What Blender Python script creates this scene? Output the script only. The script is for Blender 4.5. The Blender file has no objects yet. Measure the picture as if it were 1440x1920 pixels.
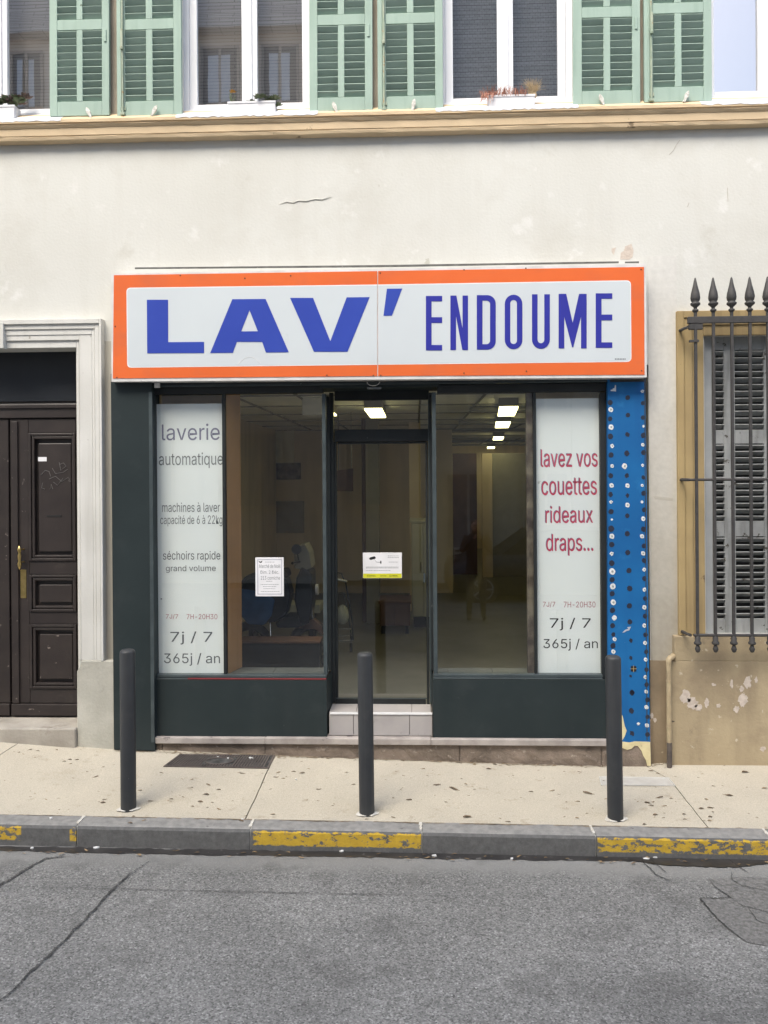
import bpy, bmesh, math, random
from mathutils import Vector, Matrix
from mathutils.geometry import tessellate_polygon
random.seed(7)
SC = bpy.context.scene
COL = SC.collection
# ------------------------------------------------------------------ camera
F_PX, U0, V0 = 1497.0, 720.0, 890.0
CAM = Vector((0.0, -6.5, 2.31))
YAW, ROLL = math.radians(2.2), math.radians(0.4)
FW = Vector((-math.sin(YAW), math.cos(YAW), 0)); R0 = Vector((math.cos(YAW), math.sin(YAW), 0)); ZZ = Vector((0, 0, 1))
RT = math.cos(ROLL)*R0 - math.sin(ROLL)*ZZ
UP = math.cos(ROLL)*ZZ + math.sin(ROLL)*R0
cd = bpy.data.cameras.new('camera'); cam = bpy.data.objects.new('camera', cd); COL.objects.link(cam)
cd.sensor_width = 36; cd.sensor_height = 36; cd.sensor_fit = 'VERTICAL'
cd.lens = F_PX/1920*36; cd.shift_y = -(960-V0)/1920
cd.clip_start = 0.05; cd.clip_end = 500
cam.matrix_world = Matrix(((RT.x, UP.x, -FW.x, CAM.x), (RT.y, UP.y, -FW.y, CAM.y), (RT.z, UP.z, -FW.z, CAM.z), (0, 0, 0, 1)))
SC.camera = cam
# ------------------------------------------------------------------ light
w = bpy.data.worlds.new("World"); SC.world = w; w.use_nodes = True
wn = w.node_tree; bg = wn.nodes['Background']
sky = wn.nodes.new('ShaderNodeTexSky'); sky.sky_type = 'NISHITA'; sky.sun_disc = False
sky.sun_elevation = math.radians(52); sky.sun_rotation = math.radians(200)
sky.air_density = 1.0; sky.dust_density = 4.0; sky.ozone_density = 0.6
wn.links.new(sky.outputs[0], bg.inputs[0]); bg.inputs[1].default_value = 0.15
sl = bpy.data.lights.new('sun', 'SUN'); sl.energy = 1.5; sl.angle = math.radians(35); sl.color = (1.0, 0.985, 0.885)
so = bpy.data.objects.new('sun', sl); COL.objects.link(so)
sd = Vector((-0.35, -0.75, 1.05)).normalized()       # towards the sun
so.rotation_euler = sd.to_track_quat('Z', 'Y').to_euler(); so.location = (0, -5, 20)
SC.view_settings.view_transform = 'Standard'; SC.view_settings.look = 'None'
SC.view_settings.gamma = 1; SC.view_settings.use_curve_mapping = False
SC.view_settings.exposure = 1.24

# ------------------------------------------------------------------ helpers
def P(px, py, Y):
    d = FW + RT*((px-U0)/F_PX) + UP*((V0-py)/F_PX)
    return CAM + d*((Y-CAM.y)/d.y)
def X(px, Y, py=890): return P(px, py, Y).x
def Z(py, Y, px=720): return P(px, py, Y).z
def interp(x, pts):
    if x <= pts[0][0]: return pts[0][1]
    for (a, b), (c, d) in zip(pts, pts[1:]):
        if x <= c: return b + (d-b)*(x-a)/(c-a)
    return pts[-1][1]
ZW = [(-9, .42), (-3.4, .165), (-2.46, .090), (-1.22, .042), (-.35, .013), (.64, -.015), (1.5, -.035), (1.86, -.034), (2.06, -.012), (2.8, -.012), (9, -.05)]
YK = -1.04; YF = -1.19
def zk(x): return -.0665 - .0091*x
def zpave(x, y):
    t = min(max(y/YK, 0), 1); return interp(x, ZW)*(1-t) + zk(x)*t
def zroad(x, y):
    d = YF - y
    return zk(x) - .133 - .010*min(max(0, 1-d/.35), 1) + .016*min(d, 4.8) - .016*max(0, d-4.8)
def G(px, py, fn):
    d = FW + RT*((px-U0)/F_PX) + UP*((V0-py)/F_PX)
    t = 5.0
    for _ in range(40):
        p = CAM + d*t; t += (fn(p.x, p.y)-p.z)/d.z
    return CAM + d*t
WLOC = {}
def reg(o, parent):
    WLOC[o.name] = Vector(o.location) + (WLOC[parent.name] if parent else Vector((0, 0, 0)))
def tag(o, label=None, cat=None, group=None, kind=None):
    if label: o['label'] = label
    if cat: o['category'] = cat
    if group: o['group'] = group
    if kind: o['kind'] = kind
    return o
def empty(name, loc, parent=None):
    o = bpy.data.objects.new(name, None); COL.objects.link(o); o.empty_display_size = .1
    if parent: o.parent = parent; o.location = Vector(loc) - WLOC[parent.name]
    else: o.location = loc
    reg(o, parent); return o
class MB:
    def __init__(s): s.v = []; s.f = []; s.sm = []
    def add(s, vs, fs, smooth=False):
        n = len(s.v); s.v += [Vector(p) for p in vs]; s.f += [tuple(i+n for i in q) for q in fs]; s.sm += [smooth]*len(fs); return s
    def box(s, x0, x1, y0, y1, z0, z1, M=None):
        vs = [Vector(p) for p in ((x0, y0, z0), (x1, y0, z0), (x1, y1, z0), (x0, y1, z0), (x0, y0, z1), (x1, y0, z1), (x1, y1, z1), (x0, y1, z1))]
        if M: vs = [M @ p for p in vs]
        return s.add(vs, [(0, 3, 2, 1), (4, 5, 6, 7), (0, 1, 5, 4), (1, 2, 6, 5), (2, 3, 7, 6), (3, 0, 4, 7)])
    def r(s, px0, py0, px1, py1, Yf, Yb):
        mx, my = (px0+px1)/2, (py0+py1)/2
        return s.box(X(px0, Yf, my), X(px1, Yf, my), Yf, Yb, Z(py1, Yf, mx), Z(py0, Yf, mx))
    def prism(s, pts, y0, y1, holes=()):      # pts in (x,z)
        loops = [[Vector((p[0], 0, p[1])) for p in pts]] + [[Vector((p[0], 0, p[1])) for p in h] for h in holes]
        tris = tessellate_polygon(loops); allp = [p for l in loops for p in l]; n = len(allp)
        vs = [(p.x, y0, p.z) for p in allp] + [(p.x, y1, p.z) for p in allp]
        fs = []
        for t in tris:
            a, b, c = (allp[i] for i in t)
            cr = (b.x-a.x)*(c.z-a.z) - (b.z-a.z)*(c.x-a.x)
            t = t if cr > 0 else (t[0], t[2], t[1])      # front faces -y
            fs.append(tuple(t)); fs.append((t[2]+n, t[1]+n, t[0]+n))
        k = 0
        for li, l in enumerate(loops):
            m = len(l); ar = sum(l[i].x*l[(i+1) % m].z - l[(i+1) % m].x*l[i].z for i in range(m))
            for i in range(m):
                a, b = k+i, k+(i+1) % m
                if (ar > 0) != (li > 0): fs.append((b, a, a+n, b+n))
                else: fs.append((a, b, b+n, a+n))
            k += m
        return s.add(vs, fs)
    def pp(s, pxs, Yf, th, holes=()):         # polygon given in picture points on the plane y = Yf
        q = lambda l: [(lambda p: (p.x, p.z))(P(a, b, Yf)) for a, b in l]
        return s.prism(q(pxs), Yf, Yf+th, [q(h) for h in holes])
    def tube(s, pts, rad, seg=10, cap=True):
        pts = [Vector(p) for p in pts]; n = len(pts); rings = []
        rr = rad if isinstance(rad, (list, tuple)) else [rad]*n
        t0 = (pts[1]-pts[0]).normalized(); a = t0.orthogonal().normalized()
        for i, p in enumerate(pts):
            t = (pts[min(i+1, n-1)]-pts[max(i-1, 0)]).normalized()
            a = (a - t*a.dot(t)).normalized(); b = t.cross(a)
            rings.append([p + (a*math.cos(2*math.pi*k/seg) + b*math.sin(2*math.pi*k/seg))*rr[i] for k in range(seg)])
        vs = [q for r_ in rings for q in r_]; fs = []
        for i in range(n-1):
            for k in range(seg): fs.append((i*seg+k, i*seg+(k+1) % seg, (i+1)*seg+(k+1) % seg, (i+1)*seg+k))
        s.add(vs, fs, True)
        if cap: s.add([q.copy() for q in rings[0]], [tuple(range(seg))[::-1]]); s.add([q.copy() for q in rings[-1]], [tuple(range(seg))])
        return s
    def lathe(s, prof, cx, cy, seg=16, smooth=True):   # prof: (radius, z)
        vs = []; fs = []
        for (r_, z) in prof:
            for k in range(seg): vs.append((cx+r_*math.cos(2*math.pi*k/seg), cy+r_*math.sin(2*math.pi*k/seg), z))
        for i in range(len(prof)-1):
            for k in range(seg): fs.append((i*seg+k, i*seg+(k+1) % seg, (i+1)*seg+(k+1) % seg, (i+1)*seg+k))
        s.add(vs, fs, smooth)
        return s.add([vs[k] for k in range(seg)], [tuple(range(seg))[::-1]]).add([vs[(len(prof)-1)*seg+k] for k in range(seg)], [tuple(range(seg))])
    def build(s, name, mat, parent=None, bevel=0, origin=None):
        if parent: off = WLOC[parent.name]
        else: off = Vector(origin) if origin is not None else Vector((0, 0, 0))
        loc = Vector((0, 0, 0)); 
        c = off
        if parent and s.v:                      # own origin at the part's own centre
            mn = Vector([min(p[i] for p in s.v) for i in range(3)]); mx = Vector([max(p[i] for p in s.v) for i in range(3)])
            c = (mn+mx)/2; loc = c - off
        elif origin is None and s.v:
            mn = Vector([min(p[i] for p in s.v) for i in range(3)]); mx = Vector([max(p[i] for p in s.v) for i in range(3)])
            c = Vector(((mn.x+mx.x)/2, (mn.y+mx.y)/2, mn.z)); loc = c
        else: loc = off
        me = bpy.data.meshes.new(name); me.from_pydata([tuple(p-c) for p in s.v], [], s.f)
        me.polygons.foreach_set('use_smooth', s.sm); me.materials.append(mat); me.update()
        o = bpy.data.objects.new(name, me); COL.objects.link(o)
        if parent: o.parent = parent
        o.location = loc; reg(o, parent)
        if bevel:
            b = o.modifiers.new('bevel', 'BEVEL'); b.width = bevel; b.segments = 2; b.limit_method = 'ANGLE'; b.angle_limit = math.radians(40)
        return o
def dup(o, parent=None, loc=None):
    c = o.copy(); COL.objects.link(c); c.parent = parent
    if loc is not None: c.location = loc
    for ch in list(o.children): dup(ch, c)
    return c

# ------------------------------------------------------------------ materials
def nt(name):
    m = bpy.data.materials.new(name); m.use_nodes = True; t = m.node_tree
    return m, t, t.nodes['Principled BSDF'], (lambda k: t.nodes.new(k)), t.links.new
def srgb(r, g, b):
    f = lambda c: (c/255/12.92 if c/255 <= .04045 else ((c/255+.055)/1.055)**2.4)
    return (f(r), f(g), f(b), 1)
def pm(name, c1, c2=None, scale=3.0, rough=.8, bump=0.0, bscale=80, metal=0, spots=None, streak=None, spec=.4, dist=.003, detail=8, fine=.0, fscale=250):
    """colour mixed by noise, optional spots (colour, threshold, scale, softness), vertical streaks (colour, amount), grain relief"""
    m, t, bs, N, L = nt(name)
    tc = N('ShaderNodeTexCoord'); geo = N('ShaderNodeNewGeometry')
    src = geo.outputs['Position']
    bs.inputs['Roughness'].default_value = rough; bs.inputs['Metallic'].default_value = metal
    bs.inputs['Specular IOR Level'].default_value = spec
    c2 = c2 or c1
    n = N('ShaderNodeTexNoise'); n.inputs['Scale'].default_value = scale; n.inputs['Detail'].default_value = detail; L(src, n.inputs['Vector'])
    r = N('ShaderNodeMapRange'); r.inputs[1].default_value = .35; r.inputs[2].default_value = .65; L(n.outputs['Fac'], r.inputs[0])
    mx = N('ShaderNodeMix'); mx.data_type = 'RGBA'; mx.inputs[6].default_value = c1; mx.inputs[7].default_value = c2; L(r.outputs[0], mx.inputs[0])
    out = mx.outputs[2]
    if streak:
        mp = N('ShaderNodeMapping'); mp.inputs['Scale'].default_value = streak[2] if len(streak) > 2 else (9, 9, .6); L(src, mp.inputs[0])
        n2 = N('ShaderNodeTexNoise'); n2.inputs['Scale'].default_value = 1; n2.inputs['Detail'].default_value = 6; L(mp.outputs[0], n2.inputs['Vector'])
        r2 = N('ShaderNodeMapRange'); r2.inputs[1].default_value = .5; r2.inputs[2].default_value = .75; r2.inputs[4].default_value = streak[1]; L(n2.outputs['Fac'], r2.inputs[0])
        m2 = N('ShaderNodeMix'); m2.data_type = 'RGBA'; m2.inputs[7].default_value = streak[0]; L(out, m2.inputs[6]); L(r2.outputs[0], m2.inputs[0]); out = m2.outputs[2]
    for sp in (spots or []):
        n3 = N('ShaderNodeTexNoise'); n3.inputs['Scale'].default_value = sp[2]; n3.inputs['Detail'].default_value = 10; n3.inputs['Roughness'].default_value = .62
        mp = N('ShaderNodeMapping'); mp.inputs['Location'].default_value = (sp[2]*1.7, 3.1, sp[2]); L(src, mp.inputs[0]); L(mp.outputs[0], n3.inputs['Vector'])
        r3 = N('ShaderNodeMapRange'); r3.inputs[1].default_value = sp[1]; r3.inputs[2].default_value = sp[1]+sp[3]; L(n3.outputs['Fac'], r3.inputs[0])
        m3 = N('ShaderNodeMix'); m3.data_type = 'RGBA'; m3.inputs[7].default_value = sp[0]; L(out, m3.inputs[6]); L(r3.outputs[0], m3.inputs[0]); out = m3.outputs[2]
    if fine:
        n4 = N('ShaderNodeTexNoise'); n4.inputs['Scale'].default_value = fscale; n4.inputs['Detail'].default_value = 3; L(src, n4.inputs['Vector'])
        r4 = N('ShaderNodeMapRange'); r4.inputs[1].default_value = .3; r4.inputs[2].default_value = .7; r4.inputs[3].default_value = 1-fine; r4.inputs[4].default_value = 1+fine; L(n4.outputs['Fac'], r4.inputs[0])
        m4 = N('ShaderNodeVectorMath'); m4.operation = 'SCALE'; L(out, m4.inputs[0]); L(r4.outputs[0], m4.inputs['Scale']); out = m4.outputs[0]
    L(out, bs.inputs['Base Color'])
    if bump:
        nb = N('ShaderNodeTexNoise'); nb.inputs['Scale'].default_value = bscale; nb.inputs['Detail'].default_value = 6; L(src, nb.inputs['Vector'])
        b = N('ShaderNodeBump'); b.inputs['Strength'].default_value = bump; b.inputs['Distance'].default_value = dist; L(nb.outputs['Fac'], b.inputs['Height']); L(b.outputs[0], bs.inputs['Normal'])
    return m
def plain(name, c, rough=.6, metal=0, spec=.4): return pm(name, c, tuple(x*.88 for x in c[:3])+(1,), 6, rough, 0, metal=metal, spec=spec)
def glass_mat(name, refl, tint=(.93, .95, .94, 1), rough=0.0, wav=0.0):
    m = bpy.data.materials.new(name); m.use_nodes = True; t = m.node_tree; N = t.nodes.new; L = t.links.new
    t.nodes.remove(t.nodes['Principled BSDF']); out = t.nodes['Material Output']
    tr = N('ShaderNodeBsdfTransparent'); tr.inputs[0].default_value = tint
    gl = N('ShaderNodeBsdfGlossy'); gl.inputs['Roughness'].default_value = rough; gl.inputs[0].default_value = (1, 1, 1, 1)
    lw = N('ShaderNodeLayerWeight'); lw.inputs[0].default_value = .5; fr = N('ShaderNodeMath'); fr.operation = 'POWER'; fr.inputs[1].default_value = 5; L(lw.outputs['Facing'], fr.inputs[0])
    k = N('ShaderNodeMath'); k.operation = 'MULTIPLY_ADD'; k.inputs[1].default_value = 1-refl; k.inputs[2].default_value = refl; k.use_clamp = True
    L(fr.outputs[0], k.inputs[0]); mx = N('ShaderNodeMixShader'); L(k.outputs[0], mx.inputs[0]); L(tr.outputs[0], mx.inputs[1]); L(gl.outputs[0], mx.inputs[2]); L(mx.outputs[0], out.inputs[0])
    if wav:
        n = N('ShaderNodeTexNoise'); n.inputs['Scale'].default_value = 2.2; n.inputs['Detail'].default_value = 2; g = N('ShaderNodeNewGeometry'); L(g.outputs['Position'], n.inputs['Vector'])
        b = N('ShaderNodeBump'); b.inputs['Strength'].default_value = wav; b.inputs['Distance'].default_value = .01; L(n.outputs['Fac'], b.inputs['Height']); L(b.outputs[0], gl.inputs['Normal'])
    return m
def emit(name, c, s):
    m, t, bs, N, L = nt(name); bs.inputs['Base Color'].default_value = c; bs.inputs['Emission Color'].default_value = c; bs.inputs['Emission Strength'].default_value = s; return m
M = {}
M['wall'] = pm('cream_stucco', (.625, .625, .585, 1), (.585, .58, .535, 1), .9, .92, .35, 45, streak=((.50, .48, .42, 1), .16), spots=[((.545, .535, .485, 1), .50, 1.3, .22), ((.66, .655, .62, 1), .60, 4.5, .1), ((.505, .49, .435, 1), .62, 2.3, .14), ((.42, .395, .34, 1), .71, 15, .03)], dist=.006, fine=.04)
M['taupe'] = pm('taupe_stucco', srgb(168, 158, 144), srgb(150, 141, 128), 3, .9, .3, 60)
M['tanwall'] = pm('tan_stucco', (.43, .35, .225, 1), (.33, .265, .17, 1), 1.9, .92, .6, 40, streak=((.21, .165, .11, 1), .6, (5, 5, .8)), spots=[((.25, .195, .13, 1), .52, 2.6, .25), ((.17, .14, .105, 1), .62, 5, .12), ((.52, .45, .34, 1), .655, 16, .03), ((.10, .08, .06, 1), .70, 11, .03)], dist=.006, fine=.06)
M['brownwall'] = pm('brown_stucco', (.30, .235, .155, 1), (.20, .155, .105, 1), 3, .92, .4, 40, spots=[((.42, .35, .25, 1), .63, 9, .04)], dist=.006)
M['greywall'] = pm('grey_cream_stucco', (.50, .475, .41, 1), (.45, .425, .365, 1), 1.4, .92, .3, 45, streak=((.33, .30, .25, 1), .3), dist=.005, fine=.04)
M['peel'] = pm('bare_plaster', (.60, .53, .46, 1), (.48, .41, .35, 1), 30, .95, .6, 90)
M['cornice'] = pm('tan_cornice_paint', (.64, .50, .325, 1), (.58, .45, .29, 1), 2, .85, .3, 60, streak=((.42, .32, .21, 1), .4, (3, 3, 3)), spots=[((.26, .19, .12, 1), .66, 7, .04)], fine=.04)
M['surround'] = pm('white_stone_surround', (.66, .655, .62, 1), (.56, .555, .52, 1), 2, .85, .35, 50, streak=((.40, .39, .35, 1), .5), spots=[((.35, .33, .29, 1), .68, 12, .04)], fine=.04)
M['plinth'] = pm('grey_stone', (.50, .49, .43, 1), (.38, .37, .32, 1), 4, .9, .6, 40, spots=[((.24, .22, .19, 1), .62, 7, .1)], dist=.006, fine=.08)
M['step'] = pm('worn_step_stone', (.42, .39, .34, 1), (.30, .275, .235, 1), 4, .9, .6, 40, spots=[((.17, .145, .12, 1), .58, 5, .12)], dist=.006, fine=.08)
M['door'] = pm('dark_brown_door_paint', (.036, .0285, .026, 1), (.026, .0205, .0195, 1), 5, .42, .2, 120, spots=[((.06, .05, .045, 1), .62, 6, .15)], spec=.5)
M['doorworn'] = pm('worn_brown_door_paint', (.036, .0285, .026, 1), (.026, .0205, .0195, 1), 5, .5, .3, 120, spots=[((.20, .17, .15, 1), .635, 14, .03), ((.16, .055, .025, 1), .72, 9, .03)])
M['brass'] = pm('brass', (.80, .60, .24, 1), (.60, .43, .15, 1), 20, .28, 0, metal=1)
M['shutter'] = pm('green_shutter_paint', (.335, .445, .38, 1), (.30, .40, .34, 1), 4, .7, .25, 90, streak=((.17, .26, .21, 1), .4, (14, 14, 1.5)), spots=[((.12, .16, .12, 1), .69, 13, .03)])
M['slat'] = pm('lightened_slat_paint', (.37, .48, .415, 1), (.33, .43, .37, 1), 8, .7, .2, 90)  # shutter green lightened to make up for shade between the slats
M['rod'] = pm('weathered_rod', (.38, .42, .32, 1), (.26, .33, .25, 1), 14, .7, .3, 90, spots=[((.34, .25, .14, 1), .6, 18, .05)])
M['pvc'] = pm('white_window_frame', (.80, .81, .83, 1), (.76, .77, .80, 1), 2, .35, 0)
M['cast'] = pm('white_cast_iron', (.72, .71, .66, 1), (.45, .43, .38, 1), 60, .6, .4, 150)
M['gshut'] = pm('grey_louver_paint', (.34, .35, .345, 1), (.26, .27, .265, 1), 6, .75, .4, 90, streak=((.12, .12, .115, 1), .7, (16, 16, 2.2)), spots=[((.07, .062, .05, 1), .62, 16, .04)])
M['gframe'] = pm('light_grey_frame_paint', (.45, .465, .465, 1), (.38, .395, .395, 1), 6, .7, .2, 90)
M['iron'] = pm('black_iron', (.055, .052, .050, 1), (.038, .036, .035, 1), 20, .62, .6, 200, spots=[((.085, .06, .048, 1), .66, 30, .08)], metal=.0, spec=.5)
M['tansurr'] = pm('yellow_tan_surround', (.42, .315, .155, 1), (.35, .26, .13, 1), 3, .85, .3, 60, streak=((.21, .15, .08, 1), .75, (16, 16, .6)), spots=[((.15, .11, .065, 1), .67, 8, .05)])
M['pipe'] = pm('tan_pipe_paint', (.46, .37, .23, 1), (.34, .27, .17, 1), 9, .6, .2, 90, spots=[((.62, .55, .42, 1), .66, 30, .04)])
M['orange'] = pm('orange_panel', (.72, .145, .036, 1), (.68, .13, .032, 1), 2, .5, 0, streak=((.52, .13, .06, 1), .45, (4, 4, 8)), spots=[((.42, .11, .06, 1), .68, 5, .12)], spec=.25)
M['signwhite'] = pm('pale_sign_panel', (.585, .635, .655, 1), (.56, .605, .63, 1), 1.5, .4, 0, spots=[((.43, .46, .47, 1), .66, 4, .2)], spec=.3)
M['signrim'] = plain('white_outline', (.82, .82, .82, 1), .5)
M['blue1'] = pm('blue_vinyl', (.036, .070, .39, 1), (.032, .062, .365, 1), 3, .35, 0)
M['blue2'] = pm('deep_blue_vinyl', (.032, .036, .31, 1), (.028, .032, .29, 1), 3, .35, 0)
M['alu'] = pm('white_aluminium_edge', (.70, .69, .68, 1), (.58, .57, .55, 1), 8, .4, 0, spots=[((.35, .32, .29, 1), .68, 14, .05)])
M['gap_strip'] = pm('dull_dark_strip', (.14, .14, .13, 1), (.08, .08, .075, 1), 12, .8, spots=[((.45, .43, .38, 1), .64, 9, .05)])
M['gap'] = plain('dark_metal_edge', (.045, .045, .042, 1), .7)
M['green'] = pm('dark_green_grey_panel', (.025, .035, .037, 1), (.020, .029, .031, 1), 2.5, .5, 0, streak=((.030, .038, .040, 1), .5), spots=[((.06, .066, .064, 1), .70, 25, .03), ((.034, .043, .045, 1), .56, 4, .2)], spec=.25)
M['frame'] = pm('dark_grey_frame', (.020, .024, .026, 1), (.014, .017, .018, 1), 5, .5, 0, spots=[((.13, .14, .14, 1), .70, 22, .03)])
M['steelpost'] = pm('blue_grey_steel', (.065, .083, .088, 1), (.045, .058, .063, 1), 7, .38, 0, spots=[((.22, .25, .25, 1), .68, 22, .04)])
M['red'] = plain('red_trim', (.19, .03, .035, 1), .5)
M['bluepanel'] = pm('blue_pillar_paint', (.012, .135, .36, 1), (.010, .105, .30, 1), 1.5, .55, .15, 60, streak=((.009, .08, .25, 1), .5), spots=[((.008, .045, .13, 1), .70, 10, .03), ((.020, .165, .40, 1), .60, 3, .1), ((.30, .36, .42, 1), .735, 32, .02)], spec=.25)
M['bdot'] = plain('near_black_paint_dot', (.022, .028, .05, 1), .5)
M['cdot'] = plain('grey_dot_core', (.34, .35, .34, 1), .6)
M['wdot'] = pm('white_paint_dot', (.78, .80, .80, 1), (.55, .57, .55, 1), 90, .6, .3, 200)
M['creamchip'] = pm('cream_paint_remnant', (.72, .64, .38, 1), (.60, .52, .30, 1), 12, .8, .3, 90, spots=[((.32, .27, .18, 1), .66, 30, .05)])
M['basestone'] = pm('weathered_base_stone', (.25, .20, .16, 1), (.15, .12, .095, 1), 6, .9, .9, 45, spots=[((.36, .31, .26, 1), .60, 18, .08), ((.10, .08, .065, 1), .64, 7, .08)], dist=.008, fine=.12)
M['marble'] = pm('marble_ledge', (.43, .39, .36, 1), (.29, .26, .24, 1), 7, .6, .3, 60, spots=[((.14, .12, .115, 1), .61, 5, .05)], streak=((.30, .26, .24, 1), .5, (10, 10, 10)), fine=.06)
M['tile'] = pm('pinkish_grey_tile', (.42, .395, .38, 1), (.35, .33, .325, 1), 4, .45, .05, 60, spots=[((.25, .22, .20, 1), .62, 6, .1)])
M['grout'] = plain('grout', (.16, .14, .125, 1), .9)
M['nosing'] = plain('white_metal_nosing', (.85, .85, .85, 1), .25)
M['poster'] = pm('pale_panel_board', (.79, .82, .82, 1), (.75, .785, .79, 1), 1.2, .6, 0, spots=[((.42, .43, .42, 1), .70, 7, .08)])
M['paper'] = plain('paper_white', (.80, .80, .82, 1), .7)
M['ink_p'] = plain('purple_grey_ink', (.19, .19, .29, 1), .6)
M['ink_g'] = plain('grey_ink', (.17, .185, .20, 1), .6)
M['ink_d'] = plain('dark_ink', (.105, .115, .13, 1), .6)
M['ink_k'] = plain('black_ink', (.015, .017, .02, 1), .6)
M['ink_r'] = plain('faded_red_ink', (.46, .17, .20, 1), .6)
M['ink_r2'] = plain('crimson_ink', (.58, .045, .11, 1), .6)
M['yellow'] = plain('yellow_band', (.66, .66, .03, 1), .6)
M['bollard'] = pm('charcoal_bollard_paint', (.040, .043, .046, 1), (.035, .037, .040, 1), 8, .5, .08, 300, spots=[((.13, .13, .13, 1), .72, 28, .03), ((.058, .058, .056, 1), .58, 5, .2)], streak=((.07, .07, .068, 1), .35, (30, 30, 1.5)), spec=.4)
M['winmid'] = plain('curtained_window', (.30, .29, .28, 1), .4, spec=.3)
M['whitepaint'] = pm('chipped_white_paint', (.62, .605, .56, 1), (.50, .48, .42, 1), 30, .8, .3, 90, spots=[((.45, .41, .33, 1), .58, 22, .05)])
M['iron_cover'] = pm('rusty_iron_cover', (.115, .095, .083, 1), (.075, .062, .056, 1), 14, .75, .6, 150, spots=[((.17, .14, .115, 1), .62, 30, .06)])
M['coverlid'] = pm('pale_cover_lid', (.47, .46, .42, 1), (.42, .40, .36, 1), 14, .85, .3, 150)
M['rim'] = plain('pale_metal_rim', (.55, .54, .50, 1), .5)
M['leaf'] = pm('dead_leaf', (.19, .135, .085, 1), (.12, .09, .06, 1), 40, .85)
M['leaf2'] = pm('pale_dead_leaf', (.32, .23, .13, 1), (.21, .15, .085, 1), 40, .85)
M['litter'] = plain('white_litter', (.7, .7, .68, 1), .7)
M['pbox'] = plain('white_planter_plastic', (.74, .74, .76, 1), .45)
M['soil'] = plain('soil', (.05, .035, .025, 1), .95)
M['succ'] = pm('succulent_green', (.10, .15, .07, 1), (.15, .16, .09, 1), 60, .6)
M['succ2'] = pm('succulent_purple', (.13, .10, .09, 1), (.20, .13, .10, 1), 60, .6)
M['dryred'] = pm('dry_rust_stems', (.33, .14, .10, 1), (.45, .24, .17, 1), 60, .9)
M['drystraw'] = pm('dry_straw', (.55, .43, .27, 1), (.42, .32, .19, 1), 60, .9)
M['flower'] = plain('orange_flower', (.60, .30, .06, 1), .8)
M['glass'] = glass_mat('shop_glass', .105, (.93, .95, .935, 1))
M['glassup'] = glass_mat('upper_window_glass', .44, (.74, .76, .78, 1), 0, .03)
# interior
M['inwall'] = pm('beige_room_wall', (.74, .63, .47, 1), (.66, .56, .42, 1), 1.5, .8, streak=((.27, .24, .18, 1), .4, (3, 3, .5)))
M['inceil'] = plain('ceiling_tile', (.80, .79, .70, 1), .85)
M['inrail'] = plain('ceiling_grid', (.22, .215, .19, 1), .7)
M['infloor'] = pm('grey_floor_tile', (.15, .145, .125, 1), (.12, .117, .10, 1), 3, .4, 0)
M['dfloor'] = pm('slate_display_floor', (.14, .15, .145, 1), (.11, .118, .115, 1), 5, .35, 0)
M['wood'] = pm('orange_brown_board', (.50, .27, .115, 1), (.43, .23, .10, 1), 3, .6, 0, streak=((.36, .19, .08, 1), .5, (20, 20, .5)))
M['dwood'] = pm('dark_brown_wood', (.13, .07, .045, 1), (.10, .055, .035, 1), 4, .6)
M['dark'] = plain('dark_matter', (.02, .02, .02, 1), .6)
M['pict'] = pm('dark_picture', (.05, .035, .028, 1), (.20, .17, .13, 1), 9, .6)
M['gpanel'] = plain('grey_green_board', (.26, .25, .205, 1), .7)
M['machine'] = pm('washing_machine_enamel', (.50, .50, .43, 1), (.42, .42, .36, 1), 2, .4)
M['chrome'] = pm('chrome', (.7, .7, .7, 1), (.6, .6, .6, 1), 10, .2, metal=1)
M['blackpl'] = plain('black_plastic', (.018, .02, .022, 1), .4)
M['bluecov'] = pm('blue_cover', (.035, .10, .22, 1), (.025, .075, .17, 1), 9, .5)
M['redpl'] = plain('red_plastic', (.25, .03, .03, 1), .4)
M['bag'] = pm('pale_plastic_bag', (.55, .56, .46, 1), (.42, .44, .36, 1), 14, .6, .5, 40)
M['fixt'] = plain('fixture_body', (.50, .47, .40, 1), .6)
M['fixt2'] = plain('fixture_end', (.20, .185, .15, 1), .6)
M['lamp'] = emit('fluorescent_light', (1.0, .90, .42, 1), 2.9)
# opposite side
M['rooftile'] = pm('brown_grey_tiles', (.27, .235, .21, 1), (.21, .185, .17, 1), 3, .9, .3, 30)
M['slate'] = pm('slate', (.13, .13, .135, 1), (.085, .085, .09, 1), 5, .7, .3, 30)
M['oppwall'] = pm('opposite_beige_wall', (.56, .52, .44, 1), (.50, .46, .39, 1), 1, .9)
M['oppwall2'] = pm('opposite_rose_wall', (.52, .44, .37, 1), (.47, .39, .33, 1), 1, .9)
M['opanes'] = plain('dark_window', (.030, .034, .040, 1), .3, spec=.3)
M['curtain'] = plain('blue_grey_curtain', (.42, .47, .54, 1), .9)
M['carpaint'] = pm('dark_car_paint', (.03, .033, .038, 1), (.028, .03, .035, 1), 1, .25, spec=.6)
M['rubber'] = plain('tyre_rubber', (.02, .02, .02, 1), .85)
M['rimmetal'] = plain('alloy', (.5, .5, .52, 1), .3, .8)
M['inkgrey'] = plain('scribble_chalk', (.16, .155, .15, 1), .8)

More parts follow.
